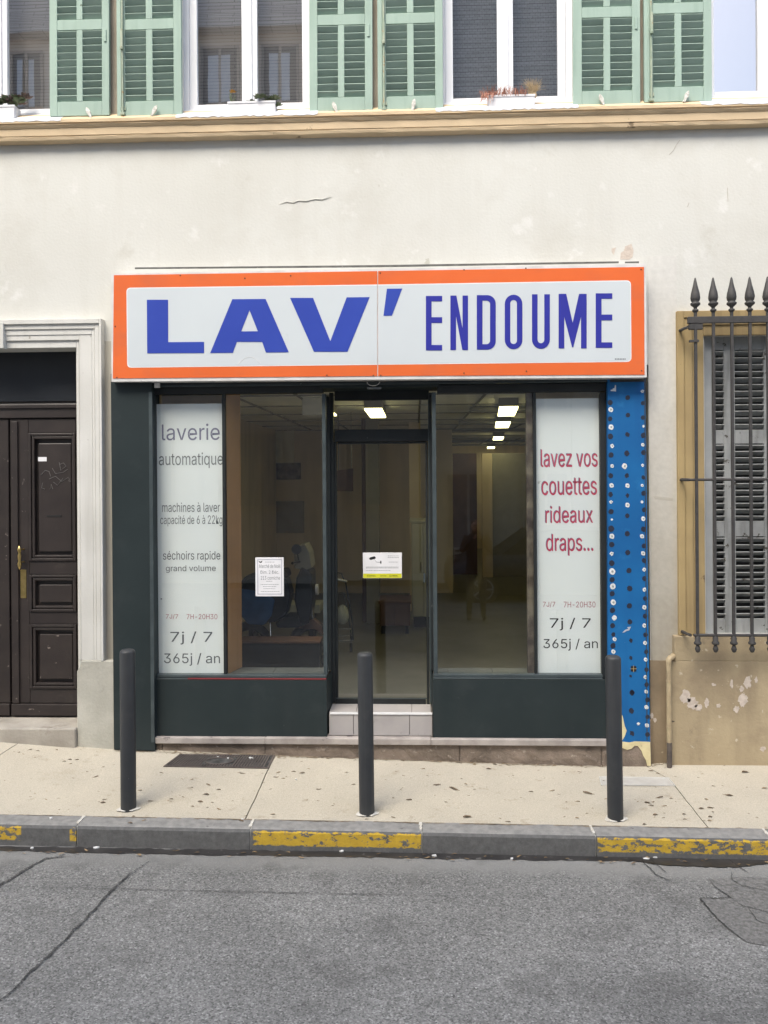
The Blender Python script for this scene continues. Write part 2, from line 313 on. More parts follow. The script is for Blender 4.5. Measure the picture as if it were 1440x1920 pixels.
def tiled(name, c1, c2, sx, sy, axis='xz'):
    m, t, bs, N, L = nt(name)
    g = N('ShaderNodeNewGeometry'); sep = N('ShaderNodeSeparateXYZ'); L(g.outputs['Position'], sep.inputs[0]); cb = N('ShaderNodeCombineXYZ')
    L(sep.outputs[0], cb.inputs[0]); L(sep.outputs[2 if axis == 'xz' else 1], cb.inputs[1])
    b = N('ShaderNodeTexBrick'); b.inputs['Scale'].default_value = 1; b.inputs['Brick Width'].default_value = sx; b.inputs['Row Height'].default_value = sy
    b.inputs['Mortar Size'].default_value = min(.008, sy*.07); b.inputs['Color1'].default_value = c1; b.inputs['Color2'].default_value = c2; b.inputs['Mortar'].default_value = tuple(x*.3 for x in c1[:3])+(1,)
    L(cb.outputs[0], b.inputs['Vector']); L(b.outputs[0], bs.inputs['Base Color']); bs.inputs['Roughness'].default_value = .8; return m
M['slate_t'] = tiled('slate_rows', (.31, .305, .305, 1), (.23, .228, .23, 1), .12, .075)
M['roof_t'] = tiled('brown_tile_rows', (.40, .36, .33, 1), (.32, .29, .265, 1), .6, .11)
M['fill_blind'] = tiled('grey_brown_fill_rows', (.50, .46, .43, 1), (.45, .42, .39, 1), 3.0, .028)
M['slate_fill_blind'] = tiled('dark_slate_fill_rows', (.34, .34, .34, 1), (.29, .29, .29, 1), 3.0, .040)  # slate rows that paint the roof's reflection into the pane

def asphalt():
    m, t, bs, N, L = nt('asphalt')
    g = N('ShaderNodeNewGeometry'); pos = g.outputs['Position']
    v = N('ShaderNodeTexVoronoi'); v.inputs['Scale'].default_value = 125; L(pos, v.inputs['Vector'])
    v2 = N('ShaderNodeTexVoronoi'); v2.inputs['Scale'].default_value = 72; v2.inputs['Randomness'].default_value = 1; L(pos, v2.inputs['Vector'])
    sp = N('ShaderNodeSeparateColor'); L(v.outputs['Color'], sp.inputs[0]); sp2 = N('ShaderNodeSeparateColor'); L(v2.outputs['Color'], sp2.inputs[0])
    cr = N('ShaderNodeValToRGB'); e = cr.color_ramp.elements
    e[0].position = 0; e[0].color = (.10, .100, .096, 1); e[1].position = 1; e[1].color = (.37, .37, .355, 1)
    a = e.new(.25); a.color = (.178, .178, .172, 1); b_ = e.new(.75); b_.color = (.232, .232, .224, 1); c_ = e.new(.94); c_.color = (.30, .30, .29, 1)
    L(sp.outputs[0], cr.inputs[0])
    cr2 = N('ShaderNodeMapRange'); cr2.inputs[3].default_value = .86; cr2.inputs[4].default_value = 1.14; L(sp2.outputs[1], cr2.inputs[0])
    m1 = N('ShaderNodeVectorMath'); m1.operation = 'SCALE'; L(cr.outputs[0], m1.inputs[0]); L(cr2.outputs[0], m1.inputs['Scale'])
    n = N('ShaderNodeTexNoise'); n.inputs['Scale'].default_value = 1.7; n.inputs['Detail'].default_value = 9; L(pos, n.inputs['Vector'])
    r = N('ShaderNodeMapRange'); r.inputs[1].default_value = .3; r.inputs[2].default_value = .7; r.inputs[3].default_value = .86; r.inputs[4].default_value = 1.12; L(n.outputs['Fac'], r.inputs[0])
    m2 = N('ShaderNodeVectorMath'); m2.operation = 'SCALE'; L(m1.outputs[0], m2.inputs[0]); L(r.outputs[0], m2.inputs['Scale'])
    # smoother dusty band beside the gutter (wear with a shape of its own)
    se = N('ShaderNodeSeparateXYZ'); L(pos, se.inputs[0])
    nb = N('ShaderNodeTexNoise'); nb.inputs['Scale'].default_value = 5; L(pos, nb.inputs['Vector'])
    ad = N('ShaderNodeMath'); ad.operation = 'MULTIPLY_ADD'; ad.inputs[1].default_value = .22; L(nb.outputs['Fac'], ad.inputs[0]); L(se.outputs[1], ad.inputs[2])
    rb = N('ShaderNodeMapRange'); rb.inputs[1].default_value = -1.42; rb.inputs[2].default_value = -1.27; rb.inputs[4].default_value = .85; L(ad.outputs[0], rb.inputs[0])
    mb = N('ShaderNodeMix'); mb.data_type = 'RGBA'; mb.inputs[7].default_value = (.262, .262, .250, 1); L(m2.outputs[0], mb.inputs[6]); L(rb.outputs[0], mb.inputs[0])
    # darker coarse patch at the right and the left repair strip
    npn = N('ShaderNodeTexNoise'); npn.inputs['Scale'].default_value = 3.3; npn.inputs['Detail'].default_value = 8; L(pos, npn.inputs['Vector'])
    rx = N('ShaderNodeMapRange'); rx.inputs[1].default_value = .57; rx.inputs[2].default_value = .66; rx.inputs[4].default_value = .30; L(npn.outputs['Fac'], rx.inputs[0])
    mc = N('ShaderNodeMix'); mc.data_type = 'RGBA'; mc.inputs[7].default_value = (.075, .073, .07, 1); L(mb.outputs[2], mc.inputs[6]); L(rx.outputs[0], mc.inputs[0])
    n9 = N('ShaderNodeTexNoise'); n9.inputs['Scale'].default_value = .8; n9.inputs['Detail'].default_value = 5; mp9 = N('ShaderNodeMapping'); mp9.inputs['Scale'].default_value = (.35, 2.2, 1); L(pos, mp9.inputs[0]); L(mp9.outputs[0], n9.inputs['Vector'])
    r9 = N('ShaderNodeMapRange'); r9.inputs[1].default_value = .35; r9.inputs[2].default_value = .65; r9.inputs[3].default_value = .90; r9.inputs[4].default_value = 1.10; L(n9.outputs['Fac'], r9.inputs[0])
    r9.inputs[3].default_value = .80; r9.inputs[4].default_value = .99
    m9 = N('ShaderNodeVectorMath'); m9.operation = 'SCALE'; L(mc.outputs[2], m9.inputs[0]); L(r9.outputs[0], m9.inputs['Scale'])
    L(m9.outputs[0], bs.inputs['Base Color']); bs.inputs['Roughness'].default_value = .85; bs.inputs['Specular IOR Level'].default_value = .3
    h = N('ShaderNodeMath'); h.operation = 'MULTIPLY_ADD'; h.inputs[1].default_value = .5; L(sp.outputs[1], h.inputs[0]); L(v2.outputs['Distance'], h.inputs[2])
    b = N('ShaderNodeBump'); b.inputs['Strength'].default_value = .55; b.inputs['Distance'].default_value = .004; L(h.outputs[0], b.inputs['Height']); L(b.outputs[0], bs.inputs['Normal'])
    return m
M['asphalt'] = asphalt()
M['asphalt_dark'] = pm('coarse_dark_asphalt', (.20, .198, .19, 1), (.11, .108, .102, 1), 45, .9, .9, 120, spots=[((.25, .245, .235, 1), .60, 90, .03)], dist=.006)
M['tar'] = pm('tar_crack', (.030, .030, .029, 1), (.085, .084, .08, 1), 18, .8, .5, 120)
M['gutter'] = pm('wet_gutter', (.045, .043, .042, 1), (.028, .027, .027, 1), 8, .38, .3, 60, spots=[((.13, .125, .12, 1), .62, 16, .05)])
M['pave'] = pm('beige_concrete_pavement', (.475, .435, .350, 1), (.435, .397, .32, 1), 2.2, .92, .5, 140, spots=[((.38, .33, .25, 1), .60, 3.2, .18), ((.35, .305, .235, 1), .60, 9, .14), ((.23, .19, .145, 1), .70, 26, .02), ((.52, .49, .43, 1), .66, 50, .03)], dist=.003, fine=.13, fscale=120)
M['paveback'] = plain('joint_dirt', (.13, .105, .075, 1), .95)

def kerb_mat(name, yellow, seed):
    m, t, bs, N, L = nt(name); g = N('ShaderNodeNewGeometry'); pos = g.outputs['Position']
    n = N('ShaderNodeTexNoise'); n.inputs['Scale'].default_value = 24; n.inputs['Detail'].default_value = 12; n.inputs['Roughness'].default_value = .78; L(pos, n.inputs['Vector'])
    r = N('ShaderNodeMapRange'); r.inputs[1].default_value = .3; r.inputs[2].default_value = .7; L(n.outputs['Fac'], r.inputs[0])
    a = N('ShaderNodeMix'); a.data_type = 'RGBA'; a.inputs[6].default_value = (.085, .085, .083, 1); a.inputs[7].default_value = (.17, .169, .165, 1); L(r.outputs[0], a.inputs[0])
    out = a.outputs[2]
    if yellow:      # (x0, x1, cover)
        sp = N('ShaderNodeSeparateXYZ'); L(pos, sp.inputs[0])
        mp = N('ShaderNodeMapping'); mp.inputs['Location'].default_value = (seed, 0, seed*2); mp.inputs['Scale'].default_value = (1, 1, 1.8); L(pos, mp.inputs[0])
        n2 = N('ShaderNodeTexNoise'); n2.inputs['Scale'].default_value = 17; n2.inputs['Detail'].default_value = 14; n2.inputs['Roughness'].default_value = .72; L(mp.outputs[0], n2.inputs['Vector'])
        s1 = N('ShaderNodeMapRange'); s1.inputs[1].default_value = .585-yellow[2]; s1.inputs[2].default_value = .56-yellow[2]; L(n2.outputs['Fac'], s1.inputs[0])
        prev = s1.outputs[0]
        # z relative to the kerb top, ragged with noise
        zz = N('ShaderNodeMath'); zz.operation = 'MULTIPLY_ADD'; zz.inputs[1].default_value = .0091; L(sp.outputs[0], zz.inputs[0]); L(sp.outputs[2], zz.inputs[2])
        zn = N('ShaderNodeMath'); zn.operation = 'MULTIPLY_ADD'; zn.inputs[1].default_value = .060; L(n2.outputs['Fac'], zn.inputs[0]); L(zz.outputs[0], zn.inputs[2])
        for lo, hi, sgn in ((-.148, -.143, 1), (-.056, -.052, 0)):
            q = N('ShaderNodeMapRange'); q.inputs[1].default_value = lo; q.inputs[2].default_value = hi
            if not sgn: q.inputs[3].default_value = 1; q.inputs[4].default_value = 0
            L(zn.outputs[0], q.inputs[0]); mm = N('ShaderNodeMath'); mm.operation = 'MULTIPLY'; L(prev, mm.inputs[0]); L(q.outputs[0], mm.inputs[1]); prev = mm.outputs[0]
        # union of ranges in x
        acc = None
        for x0, x1 in yellow[3]:
            q1 = N('ShaderNodeMapRange'); q1.inputs[1].default_value = x0-.01; q1.inputs[2].default_value = x0; L(sp.outputs[0], q1.inputs[0])
            q2 = N('ShaderNodeMapRange'); q2.inputs[1].default_value = x1; q2.inputs[2].default_value = x1+.01; q2.inputs[3].default_value = 1; q2.inputs[4].default_value = 0; L(sp.outputs[0], q2.inputs[0])
            mm = N('ShaderNodeMath'); mm.operation = 'MULTIPLY'; L(q1.outputs[0], mm.inputs[0]); L(q2.outputs[0], mm.inputs[1])
            if acc is None: acc = mm.outputs[0]
            else:
                m3 = N('ShaderNodeMath'); m3.operation = 'MAXIMUM'; L(acc, m3.inputs[0]); L(mm.outputs[0], m3.inputs[1]); acc = m3.outputs[0]
        mm = N('ShaderNodeMath'); mm.operation = 'MULTIPLY'; L(prev, mm.inputs[0]); L(acc, mm.inputs[1])
        y = N('ShaderNodeMix'); y.data_type = 'RGBA'; L(mm.outputs[0], y.inputs[0]); L(out, y.inputs[6])
        yc = N('ShaderNodeMix'); yc.data_type = 'RGBA'; yc.inputs[6].default_value = (.47, .30, .03, 1); yc.inputs[7].default_value = (.66, .44, .045, 1); L(r.outputs[0], yc.inputs[0]); L(yc.outputs[2], y.inputs[7]); out = y.outputs[2]
    L(out, bs.inputs['Base Color']); bs.inputs['Roughness'].default_value = .85
    bp = N('ShaderNodeBump'); bp.inputs['Strength'].default_value = .5; bp.inputs['Distance'].default_value = .006; L(n.outputs['Fac'], bp.inputs['Height']); L(bp.outputs[0], bs.inputs['Normal'])
    return m
M['kerb'] = kerb_mat('kerb_stone_dark', None, 0)
M['kerbtop'] = pm('pale_kerb_top', (.27, .265, .25, 1), (.20, .198, .19, 1), 20, .9, .6, 90, spots=[((.13, .125, .12, 1), .64, 14, .06), ((.38, .37, .34, 1), .68, 18, .04)], fine=.10)  # top faces coloured paler than the front face
M['kerbline'] = plain('kerb_mortar', (.42, .42, .40, 1), .9)

FONT = None
try:
    FONT = bpy.data.fonts.load(bpy.utils.system_resource('DATAFILES', path='fonts') + '/Inter.woff2')     # Blender's own sans serif
except Exception:
    FONT = None
def text(body, box, Y, mat, parent, name='lettering', bold=0.0, th=.001):
    """a line of lettering as a mesh filling the picture box (x0, y0, x1, y1) on the plane y = Y"""
    cu = bpy.data.curves.new('t', 'FONT'); cu.body = body
    if FONT: cu.font = FONT
    cu.space_character = 1.0; cu.offset = bold; cu.resolution_u = 3
    ob = bpy.data.objects.new('t', cu); COL.objects.link(ob)
    dg = bpy.context.evaluated_depsgraph_get(); me = bpy.data.meshes.new_from_object(ob.evaluated_get(dg))
    vs = [v.co.copy() for v in me.vertices]; fs = [tuple(p.vertices) for p in me.polygons]
    bpy.data.objects.remove(ob); bpy.data.curves.remove(cu); bpy.data.meshes.remove(me)
    x0 = min(v.x for v in vs); x1 = max(v.x for v in vs); y0 = min(v.y for v in vs); y1 = max(v.y for v in vs)
    a = P(box[0], (box[1]+box[3])/2, Y); b = P(box[2], (box[1]+box[3])/2, Y); zt = P((box[0]+box[2])/2, box[1], Y).z; zb = P((box[0]+box[2])/2, box[3], Y).z
    mb = MB(); mb.add([(a.x+(v.x-x0)/(x1-x0)*(b.x-a.x), Y, zb+(v.y-y0)/(y1-y0)*(zt-zb)) for v in vs], fs)
    return mb.build(name, mat, parent)

# ================================================================== GROUND
def sheet(name, x0, x1, y0, y1, nx, ny, fn, mat, dz=0, ys=None):
    mb = MB(); ys = ys or [y0+(y1-y0)*j/ny for j in range(ny+1)]
    vs = [(x0+(x1-x0)*i/nx, y, fn(x0+(x1-x0)*i/nx, y)+dz) for y in ys for i in range(nx+1)]
    fs = [(j*(nx+1)+i, j*(nx+1)+i+1, (j+1)*(nx+1)+i+1, (j+1)*(nx+1)+i) for j in range(len(ys)-1) for i in range(nx)]
    if ys[0] > ys[-1]: fs = [q[::-1] for q in fs]
    mb.add(vs, fs, True); return mb.build(name, mat)
gr = MB(); gr.add([(-150, -150, -1.2), (150, -150, -1.2), (150, 150, -1.2), (-150, 150, -1.2)], [(0, 1, 2, 3)])
tag(gr.build('ground', M['paveback']), kind='structure')
tag(sheet('road', -14, 14, -10.9, YF-.002, 56, 1, zroad, M['asphalt'], ys=[-10.9, -9, -7, -6, -5, -4, -3, -2.2, -1.8, -1.6, -1.5, -1.4, -1.3, YF-.002]), kind='structure')
# pavement: poured slabs parted by joints over a dirty bed
pv = empty('pavement', (0, -.5, 0)); tag(pv, kind='structure')
bed = MB(); n = 48
for j, y in enumerate((.35, -.5, YK)):
    bed.add([(-9+18*i/n, y, zpave(-9+18*i/n, min(y, 0))-.014) for i in range(n+1)], [])
bed.f = [(j*(n+1)+i, (j+1)*(n+1)+i, (j+1)*(n+1)+i+1, j*(n+1)+i+1) for j in range(2) for i in range(n)]; bed.sm = [True]*len(bed.f)
bed.build('bedding', M['paveback'], pv)
def gx(px, py): p = G(px, py, zpave); return (p.x, p.y)
def seam(pts):                       # picture points from the wall to the kerb -> function y -> x
    q = sorted([gx(*p) for p in pts], key=lambda p: p[1])
    def f(y):
        if y <= q[0][1]: a, b = q[0], q[1]
        elif y >= q[-1][1]: a, b = q[-2], q[-1]
        else: a, b = next((a, b) for a, b in zip(q, q[1:]) if a[1] <= y <= b[1])
        return a[0]+(b[0]-a[0])*(y-a[1])/(b[1]-a[1])
    return f
seams = [lambda y: -9.0, lambda y: -5.6, seam([(35, 1393), (0, 1415)]), seam([(515, 1418), (500, 1448), (482, 1490), (460, 1535)]), seam([(1228, 1446), (1256, 1462), (1290, 1505), (1326, 1550)]), lambda y: 5.2, lambda y: 9.0]
for a, b in zip(seams, seams[1:]):
    mb = MB(); ny, nx = 14, 16; g = .004
    for j in range(ny+1):
        y = .3 + (YK-.3)*j/ny; jit = .0015*math.sin(y*40)
        for i in range(nx+1):
            x = a(y)+g+(b(y)-a(y)-2*g)*i/nx + jit; mb.v.append(Vector((x, y, zpave(x, min(y, 0)))))
    W_ = nx+1
    mb.f = [(j*W_+i, (j+1)*W_+i, (j+1)*W_+i+1, j*W_+i+1) for j in range(ny) for i in range(nx)]; mb.sm = [True]*len(mb.f)
    for i0, i1 in ((0, 0), (nx, nx)):
        vs = []
        for j in range(ny+1):
            v = mb.v[j*W_+i0]; vs += [v, v-Vector((0, 0, .013))]
        mb.add(vs, [(2*j, 2*j+1, 2*j+3, 2*j+2) for j in range(ny)])
    mb.build('slab', M['pave'], pv)
# kerb: one stone after another
kb = empty('kerb', (0, YF, -.1)); tag(kb, kind='structure')
jx = [P(px, py, YF+.01).x for px, py in ((145, 1566), (470, 1573), (791, 1580), (1117, 1585))]
stp = jx[2]-jx[1]
edges = [jx[0]-stp*k for k in (4, 3, 2, 1)] + jx + [jx[3]+stp*k for k in (1, 2, 3, 4)]
kpx = lambda px: P(px, 1575, YF).x
Y0 = kerb_mat('kerb_stone_worn_yellow', (0, 0, .06, [(kpx(-60), kpx(38)), (kpx(132), kpx(146))]), 3)
Y2 = kerb_mat('kerb_stone_yellow', (0, 0, .012, [(kpx(476), kpx(789))]), 8)
Y4 = kerb_mat('kerb_stone_patchy_yellow', (0, 0, .055, [(kpx(1122), kpx(1500))]), 12)
for i, (a, b) in enumerate(zip(edges, edges[1:])):
    m = {3: Y0, 5: Y2, 7: Y4}.get(i, M['kerb'])
    mb = MB(); nx = 16
    for k in range(nx+1):
        x = a+.005+(b-a-.010)*k/nx; zt = zk(x); wv = .0016*math.sin(x*9.1+i)+.0012*math.sin(x*31)
        for (y, z) in ((YK-.002, zt-.25), (YK-.002, zt-.003), (YK-.008, zt+.002+wv), (YF+.028, zt-.001+wv), (YF+.010, zt-.007), (YF+.001, zt-.025), (YF, zt-.32)): mb.v.append(Vector((x, y+wv*.6, z)))
    mb.f = [(k*7+j, k*7+j+1, (k+1)*7+j+1, (k+1)*7+j)[::-1] for k in range(nx) for j in range(6)] ; mb.sm = [False]*len(mb.f)
    mb.f += [tuple(range(7)), tuple(nx*7+j for j in range(7))[::-1]]; mb.sm += [False, False]
    o = mb.build('kerb_stone', m, kb); o.data.materials.append(M['kerbtop'])
    for pi, po in enumerate(o.data.polygons):
        if pi < nx*6 and pi % 6 in (1, 2, 3): po.material_index = 1
    if i in (3, 5, 7): o['label'] = {3: 'kerb stone with a short yellow painted end', 5: 'kerb stone painted almost fully yellow', 7: 'kerb stone with flaked patchy yellow paint'}[i]
for x in edges[1:-1]:
    mb = MB(); zt = zk(x)
    mb.box(x-.005, x+.004, YF+.010, YK-.006, zt-.2, zt-.010); mb.build('joint', M['kerbline'], kb)
    rn = random.Random(int(x*100)); mb = MB()
    for k in range(8):
        y = YF+.03+k*.014; w_ = .006+.008*rn.random(); mb.box(x-w_-.006, x+w_*.6-.004, y, y+.0145, zt-.012, zt+.0045+.001*rn.random())
    mb.build('joint_filler', M['whitepaint'], kb)
def ribbon(name, pts, wd, mat, fn, dz=.003, jit=.25, rag=.35, n=60, parent=None):
    q = [G(a, b, fn) for a, b in pts]; L_ = [0]
    for a, b in zip(q, q[1:]): L_.append(L_[-1]+(b-a).length)
    mb = MB(); rn = random.Random(name+str(pts[0])); off = 0
    for i in range(n+1):
        s = L_[-1]*i/n; k = max(j for j in range(len(L_)) if L_[j] <= s+1e-9); k = min(k, len(q)-2)
        p = q[k].lerp(q[k+1], (s-L_[k])/(L_[k+1]-L_[k])); d = (q[k+1]-q[k]).normalized(); nn = Vector((-d.y, d.x, 0)).normalized()
        off = off*.7+rn.uniform(-1, 1)*wd*jit; w2 = wd*.5*(1+rn.uniform(-rag, rag))*min(1, .15+4*min(i, n-i)/n)
        for sg in (-1, 1):
            r = p+nn*(off+sg*w2); mb.v.append(Vector((r.x, r.y, fn(r.x, r.y)+dz)))
    mb.f = [(2*i, 2*i+2, 2*i+3, 2*i+1) for i in range(n)]; mb.f = [q_[::-1] for q_ in mb.f]; mb.sm = [True]*n
    o = mb.build(name, mat, parent); 
    if not parent: tag(o, kind='structure')
    return o
ribbon('gutter', [(-300, 1588), (0, 1592), (470, 1600), (900, 1607), (1440, 1613), (1800, 1617)], .085, M['gutter'], zroad, .004, .05, .22, 220)
ribbon('gutter_puddle', [(1165, 1611), (1260, 1619), (1330, 1622), (1440, 1620)], .085, M['gutter'], zroad, .007, .03, .2, 40)
for nm, pts, wd in (('road_crack', [(-40, 1912), (15, 1868), (90, 1795), (165, 1720), (215, 1665), (245, 1640), (282, 1615)], .013), ('road_crack', [(-20, 1675), (20, 1650), (55, 1628), (85, 1611), (135, 1607)], .015),
                    ('road_crack', [(0, 1663), (200, 1668), (480, 1674), (720, 1679), (915, 1683)], .004), ('road_crack', [(1200, 1612), (1232, 1643), (1260, 1655)], .008), ('road_crack', [(1218, 1611), (1252, 1640)], .006),
                    ('road_crack', [(1325, 1650), (1345, 1668), (1372, 1685), (1312, 1686), (1340, 1718), (1372, 1748), (1400, 1768)], .008), ('road_crack', [(1365, 1612), (1405, 1640)], .007), ('road_crack', [(1372, 1686), (1392, 1700), (1440, 1712), (1500, 1730)], .005), ('road_crack', [(1372, 1636), (1372, 1650), (1390, 1662), (1440, 1672)], .005), ('road_crack', [(1400, 1700), (1420, 1728), (1470, 1745)], .005)):
    ribbon(nm, pts, wd, M['tar'], zroad, .007, .35, .75, 170)
M['grime_shade'] = pm('wall_foot_grime', (.15, .12, .085, 1), (.26, .215, .155, 1), 22, .95, .5, 90)  # grime colour, dark enough to paint in contact shade as well
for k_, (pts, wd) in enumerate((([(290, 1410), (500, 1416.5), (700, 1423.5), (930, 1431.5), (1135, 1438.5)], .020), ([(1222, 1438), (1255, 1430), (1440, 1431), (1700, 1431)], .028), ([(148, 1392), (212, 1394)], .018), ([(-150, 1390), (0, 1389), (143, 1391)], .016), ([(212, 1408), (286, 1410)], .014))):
    ribbon('wall_foot_grime', pts, wd, M['grime_shade'], zpave, .003, .35, .9, 160)  # dirt line along the wall foot, doubling as a painted contact shadow
ribbon('kerb_joint_grime', [(-100, 1525.5), (0, 1527.8), (470, 1537.8), (790, 1543.8), (1117, 1549.8), (1440, 1554.8), (1600, 1557)], .010, M['grime_shade'], zpave, .003, .4, .9, 300)
def patch(name, pts, mat, fn, dz):
    q = [G(a, b, fn) for a, b in pts]; mb = MB(); tris = tessellate_polygon([[Vector((p.x, p.y, 0)) for p in q]])
    fs = []
    for t in tris:
        a, b, c = (q[i] for i in t); cr = (b.x-a.x)*(c.y-a.y)-(b.y-a.y)*(c.x-a.x); fs.append(tuple(t) if cr > 0 else (t[0], t[2], t[1]))
    mb.add([(p.x, p.y, fn(p.x, p.y)+dz) for p in q], fs); return tag(mb.build(name, mat), kind='structure')
patch('road_patch', [(1312, 1686), (1372, 1685), (1340, 1662), (1330, 1650), (1390, 1645), (1500, 1650), (1560, 1790), (1440, 1775), (1400, 1768), (1372, 1748), (1340, 1718)], M['asphalt_dark'], zroad, .004)
# ================================================================== BUILDING
B = empty('building', (0, .5, 0))
tag(B, 'cream stuccoed building with tan cornice and green shuttered upper windows', 'building')
zF = lambda py, Y=0: Z(py, Y, 720)
ZC = Z(212, -.05, 720)                                # top of the cornice ledge
def wall(name, x0, x1, z0, z1, holes, y, dep, mat):   # sheet with openings and their reveals
    xs = sorted({x0, x1} | {h[0] for h in holes} | {h[1] for h in holes}); zs = sorted({z0, z1} | {h[2] for h in holes} | {h[3] for h in holes})
    xs = [v for v in xs if x0 <= v <= x1]; zs = [v for v in zs if z0 <= v <= z1]; mb = MB()
    for a, b in zip(xs, xs[1:]):
        for c, d in zip(zs, zs[1:]):
            mx, mz = (a+b)/2, (c+d)/2
            if any(h[0] < mx < h[1] and h[2] < mz < h[3] for h in holes): continue
            mb.add([(a, y, c), (b, y, c), (b, y, d), (a, y, d)], [(0, 1, 2, 3)])
    for (a, b, c, d) in holes:
        mb.add([(a, y, c), (a, y+dep, c), (a, y+dep, d), (a, y, d)], [(0, 1, 2, 3)])
        mb.add([(b, y, c), (b, y+dep, c), (b, y+dep, d), (b, y, d)], [(3, 2, 1, 0)])
        mb.add([(a, y, d), (b, y, d), (b, y+dep, d), (a, y+dep, d)], [(3, 2, 1, 0)])
        if c > z0: mb.add([(a, y, c), (b, y, c), (b, y+dep, c), (a, y+dep, c)], [(0, 1, 2, 3)])
    return mb.build(name, mat, B)
SHX0, SHX1, SHZ1 = X(212, 0, 900), X(1217, 0, 900), zF(690)
DX0, DX1, DZ1 = X(-106, 0, 900), X(144.5, 0, 900), Z(652, 0, 100)
UW = [(-124, 120), (341, 594), (821, 1075), (1311, 1565)]
uwz0, uwz1 = Z(219, .0, 467), Z(219, 0, 467)+2.05
GX0, GX1, GZ0, GZ1 = X(1322, 0, 900), X(1600, 0, 900), Z(1190, 0, 1400), Z(628, 0, 1400)
holes = [(SHX0, SHX1, -.5, SHZ1), (DX0, DX1, -.5, DZ1), (GX0, GX1, GZ0, GZ1)] + [(X(a, 0, 100), X(b, 0, 100), uwz0, uwz1) for a, b in UW]
XL, XR = -7.0, 7.5
wall('wall', XL, XR, -.5, 8.6, holes, 0, .30, M['wall'])
# closed shell behind the front
sh = MB(); sh.box(XL, XR, 15.4, 15.6, -.5, 8.6); sh.box(XL-.2, XL, 0, 15.6, -.5, 8.6); sh.box(XR, XR+.2, 0, 15.6, -.5, 8.6)
sh.build('rear_wall', M['oppwall'], B)
MB().box(XL-.3, XR+.3, -.2, 15.8, 8.6, 8.8).build('roof', M['slate'], B)
MB().box(XL, XR, .31, 15.4, 4.55, 4.75).build('floor_slab', M['dark'], B)
MB().box(XL, XR, 3.0, 3.1, 4.75, 8.6).build('inner_wall', M['inwall'], B)
# cornice
prof = [(.02, .10), (-.10, .006), (-.105, 0), (-.105, -.024), (-.094, -.026), (-.094, -.036), (-.100, -.039), (-.086, -.058), (-.080, -.061), (-.078, -.118), (-.072, -.121), (-.072, -.126), (-.076, -.129), (-.070, -.150), (-.030, -.156), (0.02, -.158)]
mb = MB(); NS = 150; rn = random.Random(3)
zc0 = ZC - .012
for i in range(NS+1):
    x = XL+(XR-XL)*i/NS
    for k, (y, z) in enumerate(prof): mb.v.append(Vector((x, y+rn.uniform(-1, 1)*.0015, zc0+z+rn.uniform(-1, 1)*(.0035 if k > 11 else .0012))))
m_ = len(prof); mb.f = [(i*m_+k, i*m_+k+1, (i+1)*m_+k+1, (i+1)*m_+k) for i in range(NS) for k in range(m_-1)]; mb.sm = [False]*len(mb.f)
mb.build('cornice', M['cornice'], B)
# white chipped ledge paint in front of each window
for a, b in UW:
    x0, x1 = X(a, 0, 215), X(b, 0, 215); m2 = MB(); n = 40; rn = random.Random(a)
    for i in range(n+1):
        x = x0-.02+(x1-x0+.04)*i/n; yf = -.104
        zd = -.012*rn.random()
        m2.v += [Vector((x, .06, zc0+.125)), Vector((x, yf+.004, zc0+.012)), Vector((x, yf-.0035, zc0+.004)), Vector((x, yf-.0035, zc0-.004+zd))]
    m2.f = [(i*4+k, i*4+k+1, (i+1)*4+k+1, (i+1)*4+k) for i in range(n) for k in range(3)]; m2.sm = [False]*len(m2.f)
    m2.build('sill', M['pvc'], B)
# upper windows
for (a, b) in UW:
    Y = .055; c = (a+b)/2; W_ = empty('window', (X(c, Y, 100), Y, uwz0), B)
    x0, x1 = X(a, Y, 100)+.004, X(b, Y, 100)-.004; xc = (x0+x1)/2; zb = uwz0+.005; zt = uwz1-.004
    gzb = Z(193, Y, 467); f1 = .055
    fr = MB(); fr.box(x0, x0+f1, Y, Y+.06, zb, zt); fr.box(x1-f1, x1, Y, Y+.06, zb, zt); fr.box(x0+f1, x1-f1, Y, Y+.06, zt-f1, zt); fr.box(x0+f1, x1-f1, Y-.004, Y+.06, zb, gzb-.038)
    fr.build('frame', M['pvc'], W_, .003)
    for sx0, sx1 in ((x0+f1+.002, xc-.002), (xc+.002, x1-f1-.002)):
        s_ = MB(); st = .062; sb = gzb-.036
        s_.box(sx0, sx0+st, Y+.012, Y+.055, sb, zt-f1-.002); s_.box(sx1-st, sx1, Y+.012, Y+.055, sb, zt-f1-.002)
        s_.box(sx0+st, sx1-st, Y+.012, Y+.055, sb, gzb); s_.box(sx0+st, sx1-st, Y+.012, Y+.055, zt-f1-.07, zt-f1-.002)
        s_.build('sash', M['pvc'], W_, .003)
        g_ = MB(); g_.add([(sx0+st, Y+.035, gzb), (sx1-st, Y+.035, gzb), (sx1-st, Y+.035, zt-f1-.07), (sx0+st, Y+.035, zt-f1-.07)], [(0, 1, 2, 3)])
        g_.build('pane', M['glassup'], W_)
    MB().box(x0+f1, x1-f1, .22, .235, gzb-.02, zt).build('fill_blind', M['slate_fill_blind'] if a == 821 else M['fill_blind'], W_) if a != 1311 else None  # striped sheets added behind the glass to lift the grey of the panes
    MB().box(xc-.022, xc+.022, Y-.002, Y+.012, zb+.07, zt-.06).build('cover_strip', M['pvc'], W_, .003)
    for dx in (-.22, .25): MB().box(xc+dx, xc+dx+.022, Y-.006, Y-.003, zb+.028, zb+.034).build('drain_slot', M['ink_g'], W_)
